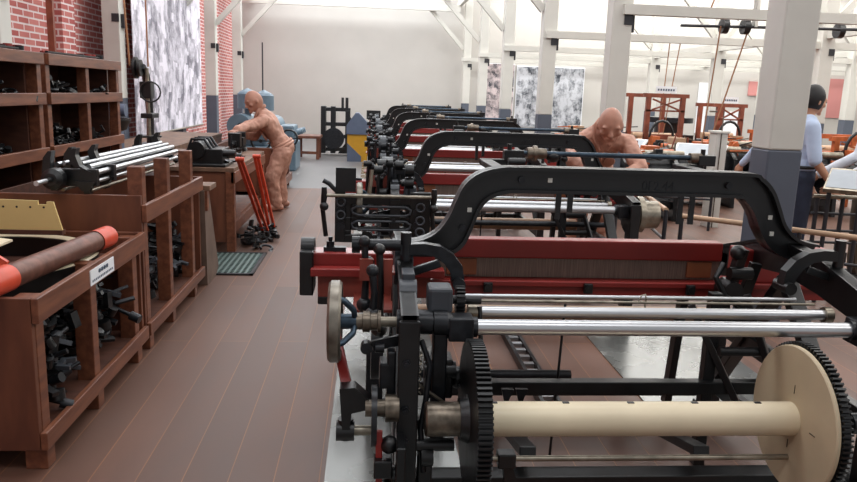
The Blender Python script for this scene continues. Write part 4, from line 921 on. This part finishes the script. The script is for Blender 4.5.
def person(label, J, face, mats, s=1.0, bald=False, long_sleeve=True, clay_fig=False, name='person', cat='person', curl=.6, palmdir=(0, 0, -1), facedir=None):
    base = (J['hipL'][0]*.5+J['hipR'][0]*.5, J['hipL'][1]*.5+J['hipR'][1]*.5, 0)
    t = thing(name, label, cat, base)
    g = {k: V(v) for k, v in J.items() if k != 'hs'}
    b = MB(); sh = MB(); tr = MB(); shs = []
    vs = .011
    HR = basis(facedir or face, J.get('headup', (0, 0, 1)))
    head(b, g['head'], HR, .115*s*J.get('hs', 1))
    cap(b, g['neck'], g['head']-HR@V((0, .03*s, .06*s)), .058*s, .052*s)
    across = (g['shR']-g['shL']).normalized(); spine = (g['neck']-g['pelvis']).normalized()
    R = Matrix((across, spine.cross(across), spine)).transposed()
    for m, k in ((b, .93), (sh, 1.0)):
        m.ball(g['pelvis']*.30+g['neck']*.70, .19*s*k, (.98, .62, 1.05), R=R)
        m.ball(g['pelvis']*.55+g['neck']*.45, .17*s*k, (.92, .64, 1.1), R=R)
        m.ball(g['pelvis']*.85+g['neck']*.15, .17*s*k, (.95, .68, .9), R=R)
        cap(m, g['shL'], g['shR'], .066*s*k)
        cap(m, g['neck']-spine*.02, g['shL'], .06*s*k, .064*s*k); cap(m, g['neck']-spine*.02, g['shR'], .06*s*k, .064*s*k)
    for q in 'LR':
        cap(b, g['sh'+q], g['el'+q], .052*s, .040*s); cap(b, g['el'+q], g['wr'+q], .040*s, .027*s)
        kf = 1.18 if clay_fig else 1.0
        cap(sh, g['sh'+q], g['el'+q], .066*s*kf, .056*s*kf)
        if long_sleeve: cap(sh, g['el'+q], g['el'+q].lerp(g['wr'+q], .9), .052*s*kf, .042*s*kf)
        hd = (g['wr'+q]-g['el'+q]).normalized(); hd = (hd+V(J.get('hd', (0, 0, 0)))).normalized()
        hand(b, g['wr'+q], hd, palmdir, s, curl, -1 if q == 'L' else 1)
        hp = g['hip'+q]; kn = g['kn'+q]; an = g['an'+q]
        cap(b, hp, kn, .082*s, .055*s); cap(b, kn, an, .055*s, .036*s)
        kt = 1.08 if clay_fig else 1.0; cap(tr, hp, kn, .098*s*kt, .078*s*kt); cap(tr, kn, kn.lerp(an, .93), .073*s*kt, .066*s*kt)
        f = V(J['toe']).normalized(); sho = MB(); shs.append(sho)
        cap(sho, an+V((0, 0, -.03)), an+f*.17*s+V((0, 0, -.045)), .046*s, .040*s); cap(sho, an-f*.05*s+V((0, 0, -.04)), an+f*.08*s+V((0, 0, -.04)), .04*s, .044*s)
        cap(b, an, an+f*.12*s-V((0, 0, .045)), .034*s, .028*s)
    cap(tr, g['hipL'], g['hipR'], .105*s); tr.ball(g['pelvis'], .165*s, (1.0, .74, .72), R=R)
    bm_, sm_, tm_, so_ = mats
    organic(b, 'body', bm_, t, .0085, 3)
    organic(sh, 'work_jacket' if clay_fig else 'shirt', sm_, t, vs, 5, .036 if clay_fig else .012)
    organic(tr, 'trousers', tm_, t, vs, 5, .034 if clay_fig else .012)
    for q in shs: organic(q, 'shoe', so_, t, .009, 2)
    # collar and belt line
    if clay_fig:
        hm = MB(); hb = g['pelvis']*.97+g['neck']*.03
        for dz, rr in ((0, 1.0), (.035, .98)): hm.tube([hb+R@V((math.cos(a)*.165*s*rr, math.sin(a)*.122*s*rr, dz)) for a in [i*PI/14 for i in range(28)]], .02*s, 8, closed=True)
        hm.build('jacket_hem', sm_, t)
        N = g['neck']
        for sx in (-1, 1):
            MB().tube([N+R@V((sx*.03*s, -.075*s, .06*s)), N+R@V((sx*.085*s, -.0*s, .045*s)), N+R@V((sx*.085*s, .07*s, -.0*s)), N+R@V((sx*.03*s, .115*s, -.10*s))], [.02*s, .028*s, .03*s, .016*s], 10, flat=.55).build('collar_flap', sm_, t)
            MB().ball(N+R@V((sx*.085*s, .118*s, -.24*s)), .05*s, (1.0, .25, 1.1), R=R).build('breast_pocket', sm_, t)
        for k in range(4): MB().ball(N+R@V((0, .13*s, -.12*s-.07*s*k)), .011*s).build('button', bm_, t)
        for q in 'LR':
            cu = g['el'+q].lerp(g['wr'+q], .86); dd = (g['wr'+q]-g['el'+q]).normalized(); MB().cyl(cu-dd*.03, cu+dd*.02, .05*s, .048*s, n=16).build('cuff', sm_, t)
    MB().tube([g['neck']+R@V((math.cos(a)*.068*s, math.sin(a)*.062*s, .012)) for a in [i*PI/10 for i in range(20)]], .013*s, 8, closed=True).build('collar', sm_, t)
    wc = g['pelvis']*.86+g['neck']*.14
    if not clay_fig: MB().tube([wc+R@V((math.cos(a)*.168*s, math.sin(a)*.122*s, 0)) for a in [i*PI/14 for i in range(28)]], .014*s, 8, closed=True).build('belt', shoem if not clay_fig else tm_, t)
    if not bald:
        h = MB(); c = g['head']
        def hk(p):
            return p
        h.ball(c+HR@V((0, -.012*s, .016*s)), .121*s, (.75, .88, 1.04), 22, 16, HR)
        h.v = [p if (HR.transposed()@(p-c)).y < .085*s and (HR.transposed()@(p-c)).z > -.075*s or (HR.transposed()@(p-c)).z > .055*s else c+(p-c)*.6 for p in h.v]
        h.build('hair', hair, t)
        e = MB()
        for x in (-1, 1): e.ball(c+HR@V((x*.034*s, .096*s, .006*s)), .010*s, R=HR)
        e.build('eyes', hair, t)
    return t
CL = (clay, clay2, clay2, clay)
person('terracotta figure of a man in work clothes bending over the workbench vice',
    dict(head=(-1.49, 9.78, 1.42), headup=(-.35, 0, 1), neck=(-1.40, 9.86, 1.27), pelvis=(-1.13, 9.95, .83), shL=(-1.36, 9.70, 1.18), shR=(-1.37, 10.02, 1.18),
         elL=(-1.53, 9.52, 1.11), wrL=(-1.64, 9.32, 1.07), elR=(-1.53, 9.98, .98), wrR=(-1.66, 9.6, 1.02), hipL=(-1.14, 9.84, .78), hipR=(-1.14, 10.06, .78),
         knL=(-1.27, 9.76, .46), knR=(-1.22, 10.10, .45), anL=(-1.22, 9.80, .09), anR=(-1.18, 10.14, .09), toe=(-.9, -.35, 0)),
    (-.8, -.45, -.35), CL, 1.13, bald=True, clay_fig=True, name='person', cat='statue', curl=1.0, palmdir=(-.2, -.3, -1))
person('terracotta figure of a bald man bending over the second loom beside the column',
    dict(head=(2.20, 6.74, 1.365), headup=(0, 0, 1), hs=1.17, neck=(2.20, 6.93, 1.30), pelvis=(2.22, 7.28, .92), shL=(2.44, 6.96, 1.20), shR=(1.96, 6.96, 1.20),
         elL=(2.50, 6.70, .98), wrL=(2.26, 6.52, .90), elR=(1.86, 6.66, 1.04), wrR=(2.0, 6.45, .92), hipL=(2.32, 7.3, .88), hipR=(2.12, 7.3, .88),
         knL=(2.34, 7.22, .48), knR=(2.10, 7.22, .48), anL=(2.34, 7.36, .09), anR=(2.10, 7.36, .09), toe=(0, -1, 0)),
    (-.15, -.8, -.55), CL, 1.16, bald=True, clay_fig=True, facedir=(-.2, -.95, -.42), name='person', cat='statue', curl=.7)
def standing(x, y, f, label, mats, h=1.0, long_sleeve=True, bend=None, facedir=None, armf=.1):
    f = V((*f, 0)).normalized(); r = f.cross(V((0, 0, 1)))
    P = lambda a, b, z: tuple(V((x, y, 0))+r*a*h+f*b*h+V((0, 0, z*h)))
    J = dict(head=P(0, .03, 1.60), neck=P(0, 0, 1.44), pelvis=P(0, 0, .96), shL=P(-.17, 0, 1.38), shR=P(.17, 0, 1.38),
             elL=P(-.22, .02, 1.10), elR=P(.22, .04, 1.10), wrL=P(-.22, .12+armf, .89), wrR=P(.21, .20+armf, .90), hipL=P(-.09, 0, .91), hipR=P(.09, 0, .91),
             knL=P(-.1, .03, .49), knR=P(.11, .0, .49), anL=P(-.11, -.03, .09), anR=P(.13, -.02, .09), toe=tuple(f))
    return person(label, J, tuple(f), mats, h, long_sleeve=long_sleeve, palmdir=tuple(r), facedir=facedir, curl=.35)
standing(3.94, 6.5, (.9, -.25), 'visitor with black hair and pale blue shirt standing right behind the big column', (skin, shirt_b, navy, shoem), 1.03, long_sleeve=False, facedir=(.95, .1, -.15), armf=.0)
standing(4.52, 6.35, (-.95, .3), 'visitor in a white shirt and brown trousers cut by the right picture edge', (skin, shirt_w, khaki, shoem), 1.06, armf=.18)
standing(4.68, 8.35, (-.3, .9), 'visitor in a blue shirt and black trousers half hidden left of the big column', (skin, shirt_b, navy, shoem), 1.0)

# ------------------------------------------------------------------ right part of the hall
def rail(name, label, pts, posts, top, m, extra=(), cat='railing', rad=.022):
    t = thing(name, label, cat, (*pts[0], 0), None)
    MB().tube([(x, y, top) for x, y in pts], rad, 10).build('top_rail', m, t)
    for z in extra: MB().tube([(x, y, z) for x, y in pts], rad*.6, 8).build('lower_rail', darkgap, t)
    for x, y in posts: MB().cyl((x, y, 0), (x, y, top), .018, n=10).build('post', darkgap, t)
    return t
rail('barrier_rail', 'wooden-topped barrier rail crossing behind the big column at the right edge', [(2.62, 5.95), (3.3, 5.35), (4.4, 4.4)], [(2.62, 5.95), (3.3, 5.35), (4.35, 4.45)], .66, beamwood, (.45,))
rail('barrier_rail', 'darker display railing in front of the two right-hand visitors', [(3.62, 5.75), (5.2, 5.55)], [(3.66, 5.75), (3.86, 5.72), (4.3, 5.66), (5.1, 5.56)], .88, steel2, (.74, .6, .5), rad=.018)
rail('barrier_rail', 'low pale barrier rail between the second loom and the wooden machines', [(3.3, 9.3), (4.3, 8.95)], [(3.3, 9.3), (4.3, 8.95)], .72, beamwood, (.4,))
rail('barrier_rail', 'long barrier rail running in front of the wooden machines', [(3.6, 12.4), (8.5, 12.0)], [(3.6, 12.4), (5.2, 12.27), (6.8, 12.14), (8.5, 12.0)], .8, rust, (.45,))
rail('barrier_rail', 'pale barrier rail leading from the second loom towards the big column', [(2.5, 6.0), (2.75, 7.4), (2.9, 8.4)], [(2.5, 6.0), (2.75, 7.4), (2.9, 8.4)], .70, beamwood, (.45,))
def lectern(x, y, w, rz, label, m=paper, z=.92):
    t = thing('display_lectern', label, 'display board', (x, y, 0), 'slanted display boards')
    R = eul(.42, 0, rz)
    MB().box((x, y, z), (w, .36, .035), R).build('panel', m, t, bev=.004)
    MB().box(V((x, y, z))+R@V((0, 0, .019)), (w*.9, .30, .003), R).build('print', mat('board_print', (168, 176, 184), .5, 0, .06, 9), t)
    for s in (-1, 1): MB().cyl(V((x, y, 0))+R@V((s*w*.4, 0, 0)), (V((x, y, z-.03))+R@V((s*w*.4, 0, 0))), .018, n=10).build('post', darkgap, t)
lectern(3.80, 5.62, .28, -.7, 'silver-framed slanted display board on the railing before the white-shirted visitor', steel2, 1.02)
lectern(4.72, 10.35, .7, -.6, 'long slanted white display board right of the shaft hub of the nearest loom')
lectern(3.95, 11.3, .6, -.7, 'slanted white display board just right of the bent figure')
# tall white post board
t = thing('white_pillar_case', 'tall narrow white display pillar left of the blue-shirted visitor', 'display pillar', (4.5, 9.3, 0))
MB().bx(4.40, 4.55, 9.2, 9.4, 0, 1.22).bx(4.38, 4.57, 9.18, 9.42, 1.22, 1.25).build('case', col_w, t, bev=.004)
MB().bx(4.455, 4.465, 9.19, 9.2, 0, 1.5).bx(4.3, 4.4, 9.25, 9.27, 1.48, 1.5).build('cord_post', rust, t)
# wooden framed machines
def frame_machine(x, y, w, d, h, label, sign, m=wood_r, arch=True):
    t = thing('wooden_frame_machine', label, 'wooden machine', (x, y, 0), 'old wooden frame machines')
    for dx in (0, w-.08):
        for dy in (0, d-.08): MB().bx(x+dx, x+dx+.08, y+dy, y+dy+.08, 0, h).build('post', m, t)
    for dy in (0, d-.08):
        MB().bx(x-.06, x+w+.06, y+dy, y+dy+.07, h, h+.07).build('top_beam', m, t)
        MB().bx(x, x+w, y+dy+.01, y+dy+.06, h*.55, h*.55+.09).build('rail', m, t)
    MB().bar((x+.1, y, h-.03), (x+w-.1, y, h-.22), .03, .03).bar((x+.1, y, h-.22), (x+w-.1, y, h-.03), .03, .03).bx(x, x+w, y, y+.03, h-.25, h-.22).build('cross_brace', m, t)
    MB().bx(x+.1, x+w-.1, y+.1, y+d-.1, .45, .75).build('hopper', wood_o, t)
    MB().cyl((x-.05, y+.2, .85), (x+w+.05, y+.2, .85), .07).cyl((x-.05, y+.5, .95), (x+w+.05, y+.5, .95), .06).build('roller', beamwood, t)
    MB().tube([(x+w*.25+.22*math.cos(a)+.1, y-.1, .95+.3*math.sin(a)) for a in [i*PI/8 for i in range(9)]], .025, 8).build('hoop', iron, t)
    MB().bx(x-.25, x+w+.2, y-.3, y+.0, .3, .62).cyl((x-.3, y-.2, .7), (x+w+.2, y-.2, .7), .07).build('iron_base', iron, t)
    for dx in (.1, .6): MB().bx(x+w*dx, x+w*dx+.13, y-.25, y-.05, .82, .98).build('bobbin_box', wood_o if dx < .3 else beamwood, t)
    if sign:
        MB().bx(x+w*.22, x+w*.75, y+.02, y+.035, h+.08, h+.2).build('sign_board', paper, t)
        k = MB()
        for i in range(7): k.bx(x+w*(.26+.065*i), x+w*(.30+.065*i), y+.017, y+.02, h+.12, h+.155)
        k.build('sign_print', inkm, t)
frame_machine(4.95, 13.2, .72, 1.0, 1.66, 'tall red-brown wooden machine frame with cross braces and a white sign', True)
frame_machine(6.75, 14.2, .55, .9, 1.52, 'smaller red-brown wooden frame with white sign, seen above the white display pillar', True)
frame_machine(7.3, 13.0, .8, .9, 1.05, 'low orange-brown wooden machine behind the blue-shirted visitor', False, wood_o)
frame_machine(6.9, 10.6, .9, .9, 1.1, 'low wooden machine seen between the two right-hand visitors', False, wood_o)
def prep_machine(x, y, w, label, hop=True, sc=1.0):
    t = thing('carding_machine', label, 'textile machine', (x, y, 0), 'black textile machines in the right hall')
    for s in (0, 1): MB().prism([(y, 0), (y+.8, 0), (y+.75, .8*sc), (y+.4, .95*sc), (y+.05, .75*sc)], 'yz', x+s*w, x+s*w+.06).build('side_frame', iron, t)
    MB().cyl((x, y+.4, .62*sc), (x+w, y+.4, .62*sc), .24).build('main_roller', iron2, t)
    for k in range(3): MB().cyl((x-.05, y+.1+.28*k, .9*sc), (x+w+.1, y+.1+.28*k, .9*sc), .05).build('top_roller', [steel2, wood_o, iron2][k], t)
    if hop: MB().bx(x+.1, x+w*.32, y+.3, y+.5, .9*sc, 1.04*sc).build('feed_box', beamwood, t); MB().bx(x+w*.5, x+w*.8, y+.32, y+.5, .9*sc, .99*sc).build('feed_tray', wood_o, t)
    MB().lathe((x-.08, y+.4, .5), (1, 0, 0), [(0, 0), (0, .28), (.05, .28), (.05, 0)], 24).build('drive_wheel', iron, t)
    MB().bx(x, x+w, y+.1, y+.7, .15, .25).build('bed', iron, t)
    rs = random.Random(int(x*100))
    for k in range(16):
        px = x+rs.uniform(-.15, w+.15); py = y+rs.uniform(-.1, .7); pz = rs.uniform(.75, .95)*sc; c = rs.random()
        if c < .4: MB().cyl((px, py, pz-.1), (px+rs.uniform(-.1, .1), py, pz+rs.uniform(.05, .3)), .012, n=8).build('spindle', [iron, rust, wood_r][k % 3], t)
        elif c < .7: MB().bar((px-.2, py, pz+rs.uniform(-.05, .1)), (px+.25, py+rs.uniform(-.2, .2), pz+rs.uniform(-.05, .12)), .025, .02).build('rod', [iron, wood_o, steel2][k % 3], t)
        else: MB().bx(px, px+.1, py, py+.09, pz, pz+rs.uniform(.05, .13)).cyl((px+.05, py-.05, pz+.03), (px+.05, py+.1, pz+.03), .05, n=12).build('bearing_block', [iron, wood_o, paint_grey][k % 3], t)
for a in ((3.45, 13.2, 1.1, 'black roller machine with pale feed box just right of the bent figure'), (4.6, 11.0, 1.0, 'black roller machine below the tall red-brown frame'),
          (6.0, 12.6, .8, 'black roller machine right of the tall red-brown frame'), (6.0, 10.3, .8, 'black roller machine in front of the white display pillar'),
          (3.4, 9.6, .7, 'black roller machine directly behind the second column and the nearest arch'), (8.4, 9.2, 1.2, 'black roller machine behind the white-shirted visitor'), (4.0, 14.8, 1.2, 'black roller machine far back below the right photo poster')):
    prep_machine(*a)
t = thing('black_press', 'dark machine with a flat round top beyond the tall wooden frame', 'machine', (6.3, 15.6, 0))
MB().bx(6.0, 6.9, 15.5, 16.1, 0, .9).cyl((6.45, 15.8, .9), (6.45, 15.8, 1.15), .3).build('body', iron, t)
MB().cyl((6.45, 15.8, 1.15), (6.45, 15.8, 1.26), .5).build('top_disc', iron2, t)
# belts and overhead line shaft
ls = thing('line_shaft', 'thin dark line shaft with pulleys hanging under the white beams', 'line shaft', (5.6, 10.5, 2.5))
MB().cyl((4.2, 10.2, 2.62), (7.6, 10.0, 2.66), .02).build('shaft', darkgap, ls)
for x in (4.75, 5.05, 6.4): MB().cyl((x, 10.15, 2.63), (x+.08, 10.15, 2.63), .10).build('pulley', iron, ls)
MB().bx(5.2, 5.24, 10.1, 10.2, 2.63, ZC).bx(7.2, 7.24, 9.95, 10.05, 2.63, ZC).build('hanger', col_w, ls)
for i, (a, b, l) in enumerate((((4.72, 10.1, 2.62), (4.85, 10.6, .95), 'left brown belt of the pair dropping to the white display pillar'), ((5.12, 10.1, 2.62), (4.95, 10.6, .95), 'right brown belt of the pair dropping to the white display pillar'),
                               ((5.35, 13.4, 2.7), (5.30, 13.4, 1.0), 'brown belt dropping into the tall red-brown wooden frame'), ((5.55, 13.4, 2.7), (5.38, 13.4, 1.0), 'second brown belt beside it at the tall red-brown frame'))):
    tag(MB().bar(a, b, .03, .008).build('drive_belt', beltm, loc=b), l, 'belt')
tag(MB().bar((5.0, 9.8, 4.6), (4.4, 9.8, 2.75), .015, .015).build('drive_belt', beltm, loc=(4.4, 9.8, 2.75)), 'slanting belt high under the white roof beams', 'belt')
# far bright boards on the back wall
for i, (x0, x1, z0, z1, m, l) in enumerate(((11.75, 12.45, .5, 2.3, paper, 'tall white information board on the back wall right of the tall wooden frame'), (13.6, 14.2, 1.9, 2.4, pinkm, 'small dusty pink print on the back wall'), (12.7, 13.4, .4, 1.3, paper, 'low white information board on the back wall'), (16, 17.4, 1.2, 2.6, pinkm, 'dusty pink print on the back wall at the far right'))):
    tag(MB().bx(x0, x1, YB-.06, YB-.012, z0, z1).build('information_board', m, loc=(x0, YB-.05, z0)), l, 'board', )

# ------------------------------------------------------------------ light, camera, view
def area(name, loc, rot, sx, sy, power, col=(1, .98, .95)):
    l = bpy.data.lights.new(name, 'AREA'); l.shape = 'RECTANGLE'; l.size = sx; l.size_y = sy; l.energy = power; l.color = col
    o = bpy.data.objects.new(name, l); C.objects.link(o); o.location = loc; o.rotation_euler = rot
for k in range(-1, 6):
    y = 4.2*k+4.05; g_ = (.55, .7, .95, 1.3, 1.6, 1.7, 1.7)[k+1]
    area('skylight_lamp', (-.5, y, ZC-.02), (0, 0, 0), 6.5, 1.8, 140*g_, (.94, .97, 1))
    area('skylight_lamp', (10.5, y, ZC-.02), (0, 0, 0), 13, 1.8, 330*g_, (1, .98, .94))
w = bpy.data.worlds.new('World'); bpy.context.scene.world = w; w.use_nodes = True
w.node_tree.nodes['Background'].inputs[0].default_value = (.95, .97, 1, 1); w.node_tree.nodes['Background'].inputs[1].default_value = .42

cam = bpy.data.cameras.new('Camera'); co = bpy.data.objects.new('Camera', cam); C.objects.link(co)
cam.sensor_width = 36; cam.lens = 36*740/857; cam.clip_start = .05
R = Matrix(((0.99654688, -0.01793978, -0.08107083), (-0.07593406, 0.19808886, -0.97723837), (0.03359067, 0.98001988, 0.19604259)))
co.matrix_world = Matrix.Translation((0, 0, 1.6)) @ R.to_4x4()
sc = bpy.context.scene; sc.camera = co
sc.view_settings.view_transform = 'Standard'; sc.view_settings.look = 'None'; sc.view_settings.exposure = 0.0; sc.view_settings.gamma = 1
sc.view_settings.use_curve_mapping = False
sc.cycles.use_denoising = True; sc.cycles.max_bounces = 8; sc.cycles.caustics_reflective = False; sc.cycles.caustics_refractive = False
